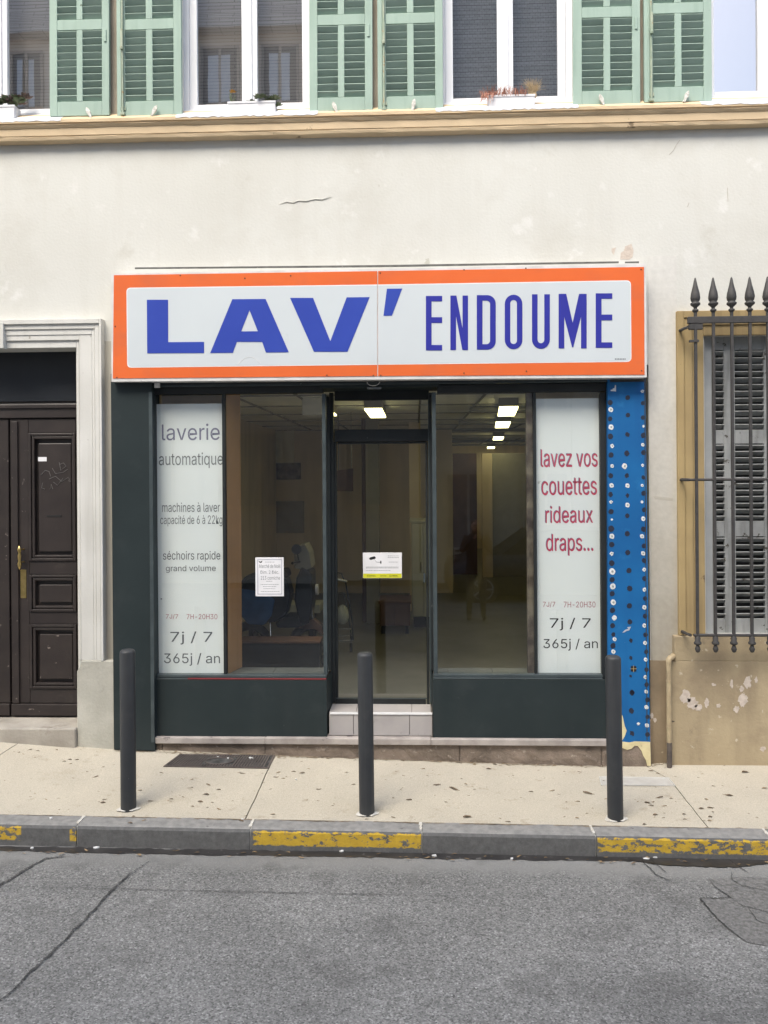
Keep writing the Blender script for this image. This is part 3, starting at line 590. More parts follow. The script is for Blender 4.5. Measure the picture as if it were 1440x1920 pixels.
# taupe wall strips between the folded back shutters
for a, b in ((120, 341), (594, 821), (1075, 1311)):
    MB().box(X(a, 0, 100)+.03, X(b, 0, 100)-.03, -.006, -.001, uwz0-.03, uwz1+.1).build('wall_strip', M['taupe'], B)
# shutters
def make_shutter(rod):
    o = empty('shutter', (0, 0, 0), None); w_ = .515; H = 2.12; t = .034
    s1, s2 = .066, .062; cw = (w_-s1-s2-.052)/2; c1 = s1; c2 = s1+cw+.052
    MB().box(0, s1, -t, 0, 0, H).build('stile', M['shutter'], o, .003); MB().box(w_-s2, w_, -t, 0, 0, H).build('stile', M['shutter'], o, .003)
    rails = [(0, .118), (.118+10*.0585, .118+10*.0585+.085), (.118+.585+.085+11*.0585, .118+.585+.085+11*.0585+.085), (H-.07, H)]
    for z0, z1 in rails: MB().box(s1+.0005, w_-s2-.0005, -t+.001, -.002, z0+(.0 if z0 else .0), z1).build('rail', M['shutter'], o, .003)
    for (z0, z1) in ((rails[0][1], rails[1][0]), (rails[1][1], rails[2][0]), (rails[2][1], rails[3][0])):
        MB().box(s1+cw, s1+cw+.052, -t+.0015, -.003, z0+.0005, z1-.0005).build('mullion', M['shutter'], o, .003)
    base = None
    for ci, cx in enumerate((c1, c2)):
        z = rails[0][1]; zi = 0
        for (z0, z1) in ((rails[0][1], rails[1][0]), (rails[1][1], rails[2][0]), (rails[2][1], rails[3][0]-.03)):
            n = int(round((z1-z0)/.0585))
            for k in range(n):
                zz = z0+.0585*(k+.5)
                if base is None:
                    mt = Matrix.Translation((0, 0, 0)) @ Matrix.Rotation(math.radians(-50), 4, 'X')
                    mm = MB(); mm.box(0, cw-.001, -.026, .026, -.005, .005, mt); base = mm.build('slat', M['slat'], o)
                    base.location = (cx+cw/2, -.0165, zz)
                else:
                    s_ = base.copy(); COL.objects.link(s_); s_.parent = o; s_.location = (cx+cw/2, -.0165, zz)
                    s_.rotation_euler = (random.uniform(-.06, .06), random.uniform(-.006, .006), 0)
    if rod:
        MB().tube([(.050, -t-.012, .01), (.050, -t-.012, H-.05)], .0085, 8).build('bolt_rod', M['rod'], o)
        MB().box(.030, .072, -t-.006, -t+.001, .045, .075).build('rod_guide', M['rod'], o, .002)
        MB().box(.034, .066, -t-.024, -t-.002, .0, .02).build('rod_foot', M['rod'], o, .002)
        hd = MB().box(.040, .060, -t-.034, -t-.012, .56, .70); hd.lathe([(.012, .53), (.016, .545), (.012, .56)], .05, -t-.026, 10); hd.build('handle', M['rod'], o, .003)
        MB().box(.026, .036, -t-.006, -t+.001, 0.01, H-.02).build('cover_bead', M['shutter'], o, .002)
    else:
        MB().box(w_-.042, w_-.022, -t-.008, -t+.001, .60, .70).build('latch_plate', M['shutter'], o, .003)
    return o
spx = [(92.5, 204, 217, 0), (219, 340, 216.5, 1), (579.5, 698, 209.5, 0), (708, 830.5, 207.5, 1), (1074.5, 1200, 197.5, 0), (1208, 1334.5, 190.5, 1)]
protoA = make_shutter(0); protoB = make_shutter(1)
used = {0: False, 1: False}
for (a, b, py, k) in spx:
    pr = (protoA, protoB)[k]
    s_ = pr if not used[k] else dup(pr); used[k] = True
    x0, x1 = X(a, -.062, 110), X(b, -.062, 110)
    s_.scale = ((x1-x0)/.515, 1, 1); s_.parent = B
    s_.location = Vector((x0, -.030, Z(py, -.062, (a+b)/2))) - WLOC[B.name]
    s_.rotation_euler = (0, 0, 0)
    if not k: s_.rotation_euler = (0, math.radians(.25), 0)
# shutter dogs
for px, py, lean in ((171, 216, -.4), (284, 212, .5), (632, 206, -.35), (773, 202, .2), (1132, 192, -.35), (1282, 186, .4)):
    p = P(px, py+6, -.085); d_ = empty('shutter_dog', (p.x, p.y, p.z), B)
    Mx = Matrix.Translation((p.x, p.y-.004, p.z)) @ Matrix.Rotation(lean, 4, 'Y')
    hd = MB(); q = [(-.008, 0), (.008, 0), (.012, .03), (.018, .055), (.012, .082), (0, .098), (-.014, .08), (-.017, .052), (-.010, .028)]
    tmp = MB().prism(q, -.006, .006); hd.add([Mx @ v for v in tmp.v], tmp.f); hd.build('tab', M['cast'], d_, .003)
    MB().tube([(p.x, p.y-.002, p.z+.012), (p.x, p.y+.09, p.z+.0)], .007, 8).build('pin', M['cast'], d_)
# stains and peelings on the stucco
def chip(px, Yp, mat, name='plaster_chip', th=.0015):
    MB().pp(px, Yp, th).build(name, mat, B)
chip([(1163, 486), (1164, 474), (1170, 470), (1172, 462), (1184, 457), (1188, 470), (1186, 482), (1180, 487)], -.0022, M['peel'])
chip([(1147, 466), (1155, 464), (1153, 470), (1151, 478), (1147, 472)], -.0022, M['peel'])
chip([(795, 494), (800, 488), (797, 486), (804, 484), (806, 494), (802, 496)], -.0022, M['plinth'])
ck = MB(); ckp = [(523, 382), (538, 378), (550, 380), (560, 376), (575, 377), (590, 373), (604, 374), (622, 368)]
for dz in (0,):
    q = [P(a, b, -.004) for a, b in ckp]; ck.tube([(p.x, p.y, p.z) for p in q], [.0006]+[.0030]*6+[.0006], 6)
ck.build('lifted_paint', M['wall'], B)
wk = MB(); q = [P(a, b+2.6, -.0025) for a, b in ckp]; wk.tube([(p.x, p.y+.0012, p.z+.003) for p in q], [.0004]+[.0013]*6+[.0004], 5); wk.build('crack', M['greywall'], B)
for pts in ([(1255, 290), (1262, 283), (1268, 272), (1275, 262)], [(1205, 720), (1214, 716)], [(1364, 352), (1365, 378)], [(1292, 380), (1289, 388)]):
    q = [P(a, b, -.001) for a, b in pts]; MB().tube(q, .0014, 5).build('crack', M['taupe'], B)
mb = MB(); mb.pp([(1225, 930), (1262, 934), (1261, 939), (1240, 937), (1228, 936)], -.004, .004); mb.build('metal_scrap', M['greywall'], B)
# dirty lower wall parts on the right
xA, xB2, xC = X(1218.5, 0, 1300), X(1253, -.05, 1300), XR
zA = Z(1238, 0, 1235)
MB().box(X(1219, -.004, 1300), X(1254, -.004, 1300), -.006, .1, -.5, zA).build('lower_wall', M['brownwall'], B)
def damp():      # damp greyed stucco: the stain climbs unevenly from the plinth
    m, t, bs, N, L = nt('damp_stained_stucco'); g = N('ShaderNodeNewGeometry'); se = N('ShaderNodeSeparateXYZ'); L(g.outputs['Position'], se.inputs[0])
    n = N('ShaderNodeTexNoise'); n.inputs['Scale'].default_value = 2.6; n.inputs['Detail'].default_value = 8; L(g.outputs['Position'], n.inputs['Vector'])
    a = N('ShaderNodeMath'); a.operation = 'MULTIPLY_ADD'; a.inputs[1].default_value = 1.5; L(n.outputs['Fac'], a.inputs[0]); L(se.outputs[2], a.inputs[2])
    r_ = N('ShaderNodeMapRange'); r_.inputs[1].default_value = 1.7; r_.inputs[2].default_value = 4.1; L(a.outputs[0], r_.inputs[0])
    c = N('ShaderNodeValToRGB'); e = c.color_ramp.elements; e[0].color = (.37, .34, .28, 1); e[1].color = (.62, .61, .57, 1); k = e.new(.45); k.color = (.49, .465, .405, 1); L(r_.outputs[0], c.inputs[0])
    n2 = N('ShaderNodeTexNoise'); n2.inputs['Scale'].default_value = 22; n2.inputs['Detail'].default_value = 8; L(g.outputs['Position'], n2.inputs['Vector'])
    q = N('ShaderNodeMapRange'); q.inputs[1].default_value = .3; q.inputs[2].default_value = .7; q.inputs[3].default_value = .93; q.inputs[4].default_value = 1.05; L(n2.outputs['Fac'], q.inputs[0])
    s_ = N('ShaderNodeVectorMath'); s_.operation = 'SCALE'; L(c.outputs[0], s_.inputs[0]); L(q.outputs[0], s_.inputs['Scale']); L(s_.outputs[0], bs.inputs['Base Color']); bs.inputs['Roughness'].default_value = .92
    b = N('ShaderNodeBump'); b.inputs['Strength'].default_value = .35; b.inputs['Distance'].default_value = .005; L(n2.outputs['Fac'], b.inputs['Height']); L(b.outputs[0], bs.inputs['Normal']); return m
M['damp'] = damp()
MB().box(X(1219, -.003, 1000), X(1272, -.003, 1000), -.003, .0, zA, Z(480, 0, 1240)).build('wall_panel', M['damp'], B)
zp1, zp2 = Z(1240, -.06, 1350), Z(1193, -.06, 1350)
mb = MB(); mb.box(X(1253, -.06, 1330), xC, -.06, .02, -.5, zp1); mb.box(X(1265, -.06, 1215), xC, -.059, .02, zp1, zp2)
mb.build('plinth', M['tanwall'], B, .006)
rn = random.Random(5)
def blob(cx, cy, rx, ry, n, Yp, mat, name):
    pts = [(cx+rx*math.cos(t)*(1+rn.uniform(-.35, .35)), cy+ry*math.sin(t)*(1+rn.uniform(-.35, .35))) for t in [2*math.pi*k/n for k in range(n)]]
    MB().pp(pts, Yp, .0015).build(name, mat, B)
for cx, cy, rx, ry in ((1285, 1308, 9, 12), (1298, 1320, 12, 11), (1310, 1327, 7, 6), (1325, 1318, 4, 8), (1347, 1323, 4, 4), (1381, 1330, 5, 6), (1393, 1312, 8, 12), (1402, 1280, 7, 10), (1391, 1292, 4, 6), (1372, 1282, 3, 8), (1338, 1284, 4, 3), (1418, 1275, 3, 6), (1430, 1404, 5, 5), (1222, 1342, 3, 6), (1228, 1350, 3, 4)):
    blob(cx, cy, rx, ry, 22, -.0622 if cx > 1255 else -.0085, M['peel'], 'plaster_chip')
# stone surround and louvred ground floor window
G_ = empty('window', (X(1440, 0, 1190), 0, GZ0), B); G_['label'] = 'tall grey louvred window in a yellow tan surround'
def xg(px): return X(px, -.03, 900)
for k, (a, b, y) in enumerate(((1271, 1284, -.040), (1284, 1300, -.030), (1300, 1322, -.018))):
    zt = Z((581, 594, 608)[k], y, 1400); zb = GZ0+.001; a_, b_ = xg(a), xg(b); mir = xg(1271)+xg(1652)
    zi = Z((594, 608, 628)[k], y, 1400)
    mb = MB(); mb.box(a_, b_-.0005, y, .01, zb, zt); mb.box(mir-b_+.0005, mir-a_, y, .01, zb, zt); mb.box(b_, mir-b_, y+.0005, .01, zi, zt-.0006)
    mb.build('surround', M['tansurr'], G_, .004)
# louvred shutter leaves, set back in the opening
YL = .07
xj = X(1321, YL, 900)
lx = [X(p, YL, 900) for p in (1334, 1341, 1358, 1379, 1433, 1440)]
jb = MB().box(xj, lx[0], YL-.01, YL+.05, GZ0, GZ1-.002); w2 = X(1652, YL, 900)-xj
jb.build('jamb', M['gframe'], G_, .003)
zr = [Z(p, YL, 1390) for p in (630, 656, 806, 832, 977, 1006, 1160, 1189)]
def leafset(xs, cols):
    mb = MB()
    for a, b in xs: mb.box(a, b, YL, YL+.035, zr[7]+.002, zr[0]-.003)
    mb.build('stile', M['gshut'], G_, .003)
    for a, b in cols:
        for k in (0, 2, 4, 6):
            MB().box(a+.0005, b-.0005, YL+.001, YL+.034, zr[k+1]+(0.002 if k == 6 else 0), zr[k]-(.003 if k == 0 else 0)).build('rail', M['gshut'], G_, .003)
        proto = None
        for k in (1, 3, 5):
            n = 12; pt = (zr[k]-zr[k+1])/n
            for i in range(n):
                zz = zr[k]-pt*(i+.5)
                if proto is None:
                    mm = MB(); mm.box(-(b-a)/2, (b-a)/2, -.028, .028, -.0035, .0035, Matrix.Rotation(math.radians(-33), 4, 'X'))
                    mm.v = [v+Vector(((a+b)/2, YL+.018, zz)) for v in mm.v]; proto = mm.build('slat', M['gshut'], G_)
                else:
                    s_ = proto.copy(); COL.objects.link(s_); s_.parent = G_; s_.location.z = zz-WLOC[G_.name].z
                    s_.rotation_euler = (random.uniform(-.10, .10), random.uniform(-.012, .012), 0)
wL = lx[3]-lx[2]
leafset([(lx[0]+.001, lx[1]), (lx[2], lx[3]), (lx[4], lx[5]+.02)], [(lx[1], lx[2]), (lx[3], lx[4])])
xm = lx[5]+.02
leafset([(xm+.003, xm+.04), (xm+.04+(lx[4]-lx[3]), xm+.04+(lx[4]-lx[3])+wL), (xm+.04+(lx[4]-lx[3])+wL+.12, xm+.04+(lx[4]-lx[3])+wL+.16)], [(xm+.04, xm+.04+(lx[4]-lx[3])), (xm+.04+(lx[4]-lx[3])+wL, xm+.04+(lx[4]-lx[3])+wL+.12)])
MB().box(GX0-.02, GX1+.02, .29, .30, GZ0, GZ1).build('backing', M['dark'], G_)
# entrance door in its stone surround
D = empty('entrance_door', (X(19, .2, 1000), .2, Z(1344, .2, 70)), B); D['label'] = 'dark brown panelled double door with brass pull'
xo = lambda px, y=-.05: X(px, y, 900)
zo = lambda py, y=-.05: Z(py, y, 100)
c19 = xo(19)
for k, (a, b, y, pt, pb) in enumerate(((191.5, 187, -.075, 598, 607), (187, 179, -.060, 607, 617), (179, 174, -.050, 617, 628), (174, 150, -.044, 628, 638), (150, 145, -.030, 638, 652))):
    xa, xb = xo(a, y), xo(b, y); zt, zb = zo(pt, y), zo(pb, y); z0 = Z(1238, -.05, 170); ml = 2*c19-xa; mr = 2*c19-xb
    mb = MB(); mb.box(xb+.0004, xa, y, .005, z0, zt); mb.box(ml, mr-.0004, y, .005, z0, zt); mb.box(mr, xb, y+.0006, .005, zb, zt-.0008)
    mb.build('surround', M['surround'], B, .003)
MB().box(xo(193.5, -.03), SHX0-.002, -.004, .01, Z(1238, -.05, 200), Z(640, 0, 200)).build('wall_panel', M['greywall'], B)
ky = -.082; MB().box(xo(-30, ky), xo(8, ky), ky, .0, zo(652, ky), zo(603, ky)).build('keystone', M['surround'], B, .004)
yq = -.07
pl = MB(); zq = Z(1239, yq, 170)
pl.prism([(X(144, yq, 1300), -.4), (X(216, yq, 1300), -.4), (X(216, yq, 1300), zq), (X(152, yq, 1240), zq), (X(149, yq, 1245), zq-.05), (X(144, yq, 1300), zq-.09)], yq, .21)
pl.build('plinth_block', M['plinth'], B, .008)
pl2 = MB().box(2*c19-X(216, yq, 1300), 2*c19-X(144, yq, 1300), yq, .21, -.4, zq); pl2.build('plinth_block', M['plinth'], B, .008)
ys = -.10; MB().box(2*c19-X(144, yq, 1300)+.001, X(144, yq, 1300)-.001, ys, .34, -.4, Z(1366, ys, 70)).build('doorstep', M['step'], B, .012)
yd = .2
xd = lambda px: X(px, yd, 1000)
zd = lambda py: Z(py, yd, 70)
mb = MB(); mb.box(DX0-.1, DX1+.1, yd+.03, yd+.06, zd(1347), DZ1+.1); mb.build('backing', M['door'], D)
MB().box(xd(-107), xd(150), yd+.015, yd+.03, zd(752), DZ1+.05).build('transom_pane', M['opanes'], D)
MB().box(xd(-107), xd(150), yd-.02, yd+.029, zd(784), zd(757)).build('transom', M['door'], D, .006)
MB().box(xd(-107), xd(150), yd-.035, yd-.0205, zd(766), zd(759)).build('transom_bead', M['door'], D, .004)
def dleaf(mir):
    f = (lambda px: 2*xd(19)-xd(px)) if mir else xd
    def bx(a, b, p0, p1, y0, mat=M['door'], nm='panel', bev=.006, y1=yd+.029):
        xx = sorted((f(a), f(b))); return MB().box(xx[0], xx[1], y0, y1, zd(p1), zd(p0)).build(nm, mat, D, bev)
    bx(20.5, 55, 786, 1318, yd-.005, M['doorworn'], 'stile')
    bx(143.5, 170, 786, 1318, yd-.005, M['door'], 'stile')
    for a, b in ((786, 812), (1052, 1077), (1147, 1170), (1291, 1318)): bx(55.2, 143.2, a, b, yd-.004, M['door'], 'rail', .004)
    for (p0, p1) in ((812, 1052), (1077, 1147), (1170, 1291)):
        # moulding frame stepped, then a raised field
        for ins, y in ((0, yd-.016), (6, yd-.010)):
            xx = sorted((f(55.5+ins), f(143-ins*.3))); z0, z1 = zd(p1-ins-.5), zd(p0+ins+.5); t = .022
            mb = MB(); mb.box(xx[0], xx[0]+t, y, yd+.02, z0, z1); mb.box(xx[1]-t, xx[1], y, yd+.02, z0, z1); mb.box(xx[0]+t, xx[1]-t, y, yd+.02, z0, z0+t); mb.box(xx[0]+t, xx[1]-t, y, yd+.02, z1-t, z1)
            mb.build('moulding', M['door'], D, .004)
        bx(72, 134, p0+19, p1-17, yd+.006, M['doorworn'] if p0 == 1170 else M['door'], 'field', .008)
    bx(18+2.5, 146, 1319, 1341, yd-.018, M['doorworn'], 'kick_rail', .006)
dleaf(False); dleaf(True)
MB().box(xd(24), xd(36), yd-.022, yd-.0055, zd(1318), zd(790)).build('meeting_strip', M['doorworn'], D, .005)
hx = xd(41.5); hz = zd(1066); hh = (zd(1023)-hz)
MB().lathe([(.004, hz), (.013, hz+.12*hh), (.018, hz+.22*hh), (.010, hz+.34*hh), (.013, hz+.45*hh), (.015, hz+.58*hh), (.009, hz+.70*hh), (.018, hz+.84*hh), (.012, hz+.93*hh), (.004, hz+hh)], hx, yd-.05, 14).build('handle', M['brass'], D)
MB().tube([(hx, yd-.05, hz+.3*hh), (hx+.02, yd, hz+.3*hh)], .006, 8).tube([(hx, yd-.05, hz+.85*hh), (hx+.02, yd, hz+.85*hh)], .006, 8).build('handle_stem', M['brass'], D)
MB().box(xd(38.5), xd(49.5), yd-.009, yd-.0052, zd(1121), zd(1068)).build('push_plate', M['brass'], D, .002)
MB().box(xd(72), xd(88), yd+.0035, yd+.006, zd(865), zd(857)).build('sticker', M['paper'], D)
MB().box(xd(88), xd(115), yd+.002, yd+.0058, zd(969), zd(966)).build('letter_slot', M['dark'], D)
for pts in ([(77, 890), (85, 882), (92, 884), (95, 893)], [(98, 878), (104, 888), (118, 886), (127, 880)], [(111, 867), (114, 882), (124, 874), (119, 868), (112, 871)], [(92, 898), (104, 893), (116, 903), (128, 895), (133, 904), (128, 901)], [(80, 905), (78, 915), (84, 917)], [(94, 917), (96, 908), (99, 917)], [(100, 904), (108, 910), (118, 897)]):
    q = [P(a, b, yd+.0035) for a, b in pts]; MB().tube(q, .0022, 5).build('scribble', M['inkgrey'], D)
# ================================================================== SHOPFRONT
S = empty('shopfront', (X(715, 0, 1390), 0, zpave(-.3, 0)))
tag(S, 'dark green grey laundromat shopfront with recessed glass door and two display windows', 'shopfront')
def part(name, px0, py0, px1, py1, Yf, Yb, mat, parent=None, bev=.003): return MB().r(px0, py0, px1, py1, Yf, Yb).build(name, mat, parent or S, bev)
yp = -.085
MB().prism([(X(211, yp, 1050), Z(1406, yp, 245)), (X(288, yp, 1050), Z(1408, yp, 245)), (X(286, yp, 1050), Z(700, yp, 245)), (X(210, yp, 1050), Z(700, yp, 245))], yp, .12).build('pilaster', M['green'], S, .004)
part('pilaster_edge', 281, 735, 287.5, 1392, yp-.004, yp-.0005, M['steelpost'])
# header under the sign
part('header', 287, 690, 1140, 716, -.05, .10, M['frame'])
part('soffit_rail', 287, 716.5, 1139, 721, -.035, .06, M['steelpost'])
part('header_board', 287, 721.5, 605, 738, -.012, .06, M['frame'])
part('header_board', 820, 719.5, 1139, 735, -.012, .06, M['frame'])
ys_ = .25
# entry recess
YD = .25
sof = MB(); sof.box(X(600, 0, 730), X(823, 0, 730), -.03, YD+.05, Z(727, 0, 700), Z(719, 0, 700)); sof.build('soffit', M['green'], S)
rg = MB(); rp = P(700, 716, -.06); rg.tube([(rp.x+.050*math.cos(t), rp.y, rp.z-.032*math.sin(t)) for t in [math.pi*k/12 for k in range(13)]], .0035, 6); rg.build('pull_ring', M['chrome'], S)
MB().r(689, 726, 715, 729.5, -.040, -.031).build('pull_plate', M['ink_g'], S)
cm = MB(); cm.r(289, 718, 299, 727, -.07, -.051); cm.build('floodlight', M['alu'], S, .003)
# frames of the two display windows
yf = -.006
def frame(px0, py0, px1, py1, Y=yf, mat=M['frame'], nm='frame', dep=.045, bev=.003): return part(nm, px0, py0, px1, py1, Y, Y+dep, mat, None, bev)
frame(288.5, 738.5, 292.5, 1268); frame(1127, 735.5, 1139, 1380, yf, M['frame'])
frame(417.5, 738.5, 423.5, 1265, yf+.006); 
frame(605, 738.5, 612, 1266, yf, M['steelpost']); frame(811.5, 735.5, 819, 1268, yf, M['steelpost'])
frame(1001, 735.5, 1006.5, 1264, yf+.004, M['frame']); frame(988, 735.5, 1000.5, 1264, .03, M['pict'], 'inner_post')
part('bottom_bead', 289, 1265.5, 612, 1271, -.022, .04, M['steelpost']); part('bottom_bead', 813, 1264.5, 1130, 1270, -.022, .04, M['steelpost'])
part('trim', 352, 1272, 612, 1274.5, -.030, -.004, M['red']); part('trim', 289, 1272, 351.5, 1274.5, -.030, -.004, M['steelpost']); part('trim', 813, 1271, 1130, 1274, -.030, -.004, M['steelpost'])
# slanted return of the left window, straight return of the right one
cor = lambda px, py, Y: P(px, py, Y)
xl0, xl1 = X(612.5, .04, 1000), X(621, YD, 1000); xr0, xr1 = X(812, .04, 1000), X(806, YD, 1000)
ztop = Z(738, 0, 600); zsl = Z(1268, 0, 500)
def returnwall(xa, xb, sg, nm):
    for (t0, t1, m, name) in ((0, .12, M['steelpost'], 'post'), (.86, 1, M['frame'], 'post')):
        x0 = xa+(xb-xa)*t0; x1 = xa+(xb-xa)*t1; y0 = .042+(YD-.042)*t0; y1 = .042+(YD-.042)*t1
        MB().add([(x0, y0, zsl), (x1, y1, zsl), (x1-.03*sg, y1, zsl), (x0-.03*sg, y0, zsl), (x0, y0, ztop), (x1, y1, ztop), (x1-.03*sg, y1, ztop), (x0-.03*sg, y0, ztop)], [(0, 1, 5, 4), (1, 2, 6, 5), (2, 3, 7, 6), (3, 0, 4, 7), (4, 5, 6, 7), (3, 2, 1, 0)]).build(name, m, S)
    MB().add([(xa-.01*sg, .05, zsl), (xb-.01*sg, YD, zsl), (xb-.01*sg, YD, ztop), (xa-.01*sg, .05, ztop)], [(0, 1, 2, 3)]).build('pane', M['glass'], S)
    lo = zsl-.004
    MB().add([(xa, -.02, Z(1384, 0, 700)), (xb, YD, Z(1384, 0, 700)), (xb, YD, lo), (xa, -.02, lo)], [(0, 1, 2, 3)]).build('return_panel', M['green'], S)
returnwall(xl0, xl1, 1, 'l'); returnwall(xr0, xr1, -1, 'r')
for (a, b, c, d) in ((292.5, 738, 417.5, 1266), (423.5, 738, 605, 1266), (819, 735, 1001, 1265), (1006.5, 735, 1127, 1265)):
    mb = MB(); x0, x1 = X(a, .02, 1000), X(c, .02, 1000); z0, z1 = Z(d, .02, 700), Z(b, .02, 700)
    mb.add([(x0, .02, z0), (x1, .02, z0), (x1, .02, z1), (x0, .02, z1)], [(0, 1, 2, 3)]); mb.build('pane', M['glass'], S)
part('stall_riser', 288.5, 1275, 613, 1383.5, -.028, .03, M['green']); part('stall_riser', 812, 1274.5, 1137, 1384, -.028, .03, M['green'])
part('base_strip', 1130, 1380.5, 1139, 1392, -.03, .03, M['frame'])
# doorway: frame, transom light, door
fd = lambda a, b, c, d, Y=YD, mat=M['frame'], nm='door_frame', dep=.05: part(nm, a, b, c, d, Y, Y+dep, mat)
fd(619, 736, 627, 1318, YD-.01); fd(804, 736, 813, 1318, YD-.01, M['steelpost']); fd(627, 727, 804, 750, YD-.01); fd(627, 805, 804, 828, YD-.006)
mb = MB(); mb.add([P(627, 805, YD+.02), P(804, 805, YD+.02), P(804, 750, YD+.02), P(627, 750, YD+.02)], [(0, 1, 2, 3)]); mb.build('pane', M['glass'], S)
DR = empty('door', P(716, 1320, YD+.01), S)
dp = lambda nm, a, b, c, d, Y, Yb, mat, bev=.003: MB().r(a, b, c, d, Y, Yb).build(nm, mat, DR, bev)
dp('stile', 627.5, 828.5, 632.5, 1322, YD+.006, YD+.04, M['frame']); dp('stile', 799, 828.5, 803.5, 1322, YD+.006, YD+.04, M['frame'])
dp('rail', 633, 828.5, 798.5, 832, YD+.006, YD+.04, M['frame']); dp('rail', 633, 1311, 798.5, 1322, YD+.006, YD+.04, M['frame'])
dp('sweep', 630, 1308.5, 801, 1310.5, YD+.0, YD+.006, M['steelpost'])
mb = MB(); mb.add([P(632, 1311, YD+.02), P(799, 1311, YD+.02), P(799, 831, YD+.02), P(632, 831, YD+.02)], [(0, 1, 2, 3)]); mb.build('pane', M['glass'], DR)
MB().tube([P(796, 1075, YD-.02), P(796, 1092, YD-.02)], .009, 8).build('handle', M['steelpost'], DR)
# doorstep of tiles with white nosing
zs = Z(1337, -.012, 716); ybk = YD
EN = empty('entry_step', P(716, 1380, 0), S)
x0, x1 = X(617, 0, 1360), X(811, 0, 1360)
MB().box(x0, x1, .008, ybk+.02, .10, zs-.008).build('grout', M['grout'], EN)
cuts = [x0+.0, X(663, 0, 1360), X(768, 0, 1360), x1]
for a, b in zip(cuts, cuts[1:]):
    MB().box(a+.002, b-.002, -.006, .007, Z(1380, 0, 716), zs-.012).build('tile', M['tile'], EN, .0015)
cuts2 = [x0+.0, X(668, .05, 1335), X(772, .05, 1335), x1-.01]
for a, b in zip(cuts2, cuts2[1:]):
    MB().box(a+.002, b-.002, .006, ybk-.004, zs-.0078, zs).build('tile', M['tile'], EN, .0015)
MB().box(x0+.01, x1-.002, -.014, .0055, zs-.0115, zs+.002).build('nosing', M['nosing'], EN)
# marble ledge in lengths, rough stone base below
yl = -.075
lc = [284, 497, 808, 1152]
for a, b in zip(lc, lc[1:]):
    MB().box(X(a, yl, 1390)+.001, X(b, yl, 1390)-.001, yl, -.0285 if a != 497 else -.0065, Z(1397, yl, 716), Z(1385.5, yl, 716)).build('ledge_stone', M['marble'], S, .005)
for a, b in zip(lc, lc[1:]):
    if a == 497: MB().box(X(612, 0, 1390), X(811, 0, 1390), -.006, .02, Z(1397, yl, 716), Z(1378, -.006, 716)).build('ledge_stone', M['marble'], S, .003)
yb_ = -.045; bc = [284, 305, 497, 700, 862, 1127, 1152]
for i, (a, b) in enumerate(zip(bc, bc[1:])):
    x0, x1 = X(a, yb_, 1410)+.003, X(b, yb_, 1410)-.003; mb = MB(); n = 14; rn = random.Random(i*7); zt = Z(1397, yl, 716)-.001
    for k in range(n+1):
        x = x0+(x1-x0)*k/n
        for j in range(6): z = zt-(zt+.30)*j/5 if j else zt; mb.v.append(Vector((x, yb_+rn.uniform(-.006, .006)-.004*j/5, zt-j*.055)))
        mb.v.append(Vector((x, .05, zt)))
    mb.f = [(k*7+j, k*7+j+1, (k+1)*7+j+1, (k+1)*7+j) for k in range(n) for j in range(5)] + [(k*7, (k+1)*7, (k+1)*7+6, k*7+6) for k in range(n)]; mb.sm = [False]*len(mb.f)
    mb.build('base_stone', M['basestone'], S)
MB().box(X(284, 0, 1410), X(1152, 0, 1410), -.030, .0, -.4, Z(1397, yl, 716)-.002).build('base_core', M['grout'], S)
# ------------------------------------------------------------------ blue pillar
yq = -.05; BP = empty('pillar', P(1178, 1434, yq)); tag(BP, 'bright blue pillar board with columns of black and white paint dots', 'pillar')
q = lambda a, b: (P(a, b, yq).x, P(a, b, yq).z)
MB().prism([q(1141, 1390), q(1151, 1388), q(1156, 1395), q(1162, 1392), q(1180, 1393), q(1190, 1391), q(1200, 1393), q(1219, 1391), q(1209.5, 700), q(1139.5, 700)], yq, .0).build('board', M['bluepanel'], BP)
MB().prism([q(1140, 1440), q(1222, 1440), q(1220, 1350), q(1139, 1350)], yq+.004, .02).build('stone_core', M['basestone'], BP)
MB().prism([q(1163, 1390), q(1180, 1392), q(1190, 1390), q(1219, 1391), q(1220.5, 1436), q(1214, 1436), q(1211, 1425), q(1206, 1417), q(1203, 1408), q(1199, 1403), q(1196, 1399), q(1190, 1398), q(1184, 1404), q(1176, 1406), q(1166, 1402), q(1160, 1404), q(1152, 1404), q(1152, 1388)], yq-.0012, yq+.003).build('paint_remnant', M['creamchip'], BP)
MB().prism([q(1162, 1330), q(1168, 1345), q(1171, 1360), q(1175, 1370), q(1172, 1379), q(1168, 1386), q(1164, 1392), q(1158, 1392), q(1158, 1330)], yq-.0012, yq+.002).build('paint_remnant', M['creamchip'], BP)
MB().r(1210.2, 706, 1211.6, 1388, yq-.002, .0).build('side_edge', M['gap'], BP)
MB().r(1144, 709, 1208, 716, yq-.003, yq-.0005).build('dark_band', M['gap'], BP)  # darker band across the top of the board
dotmesh = {}
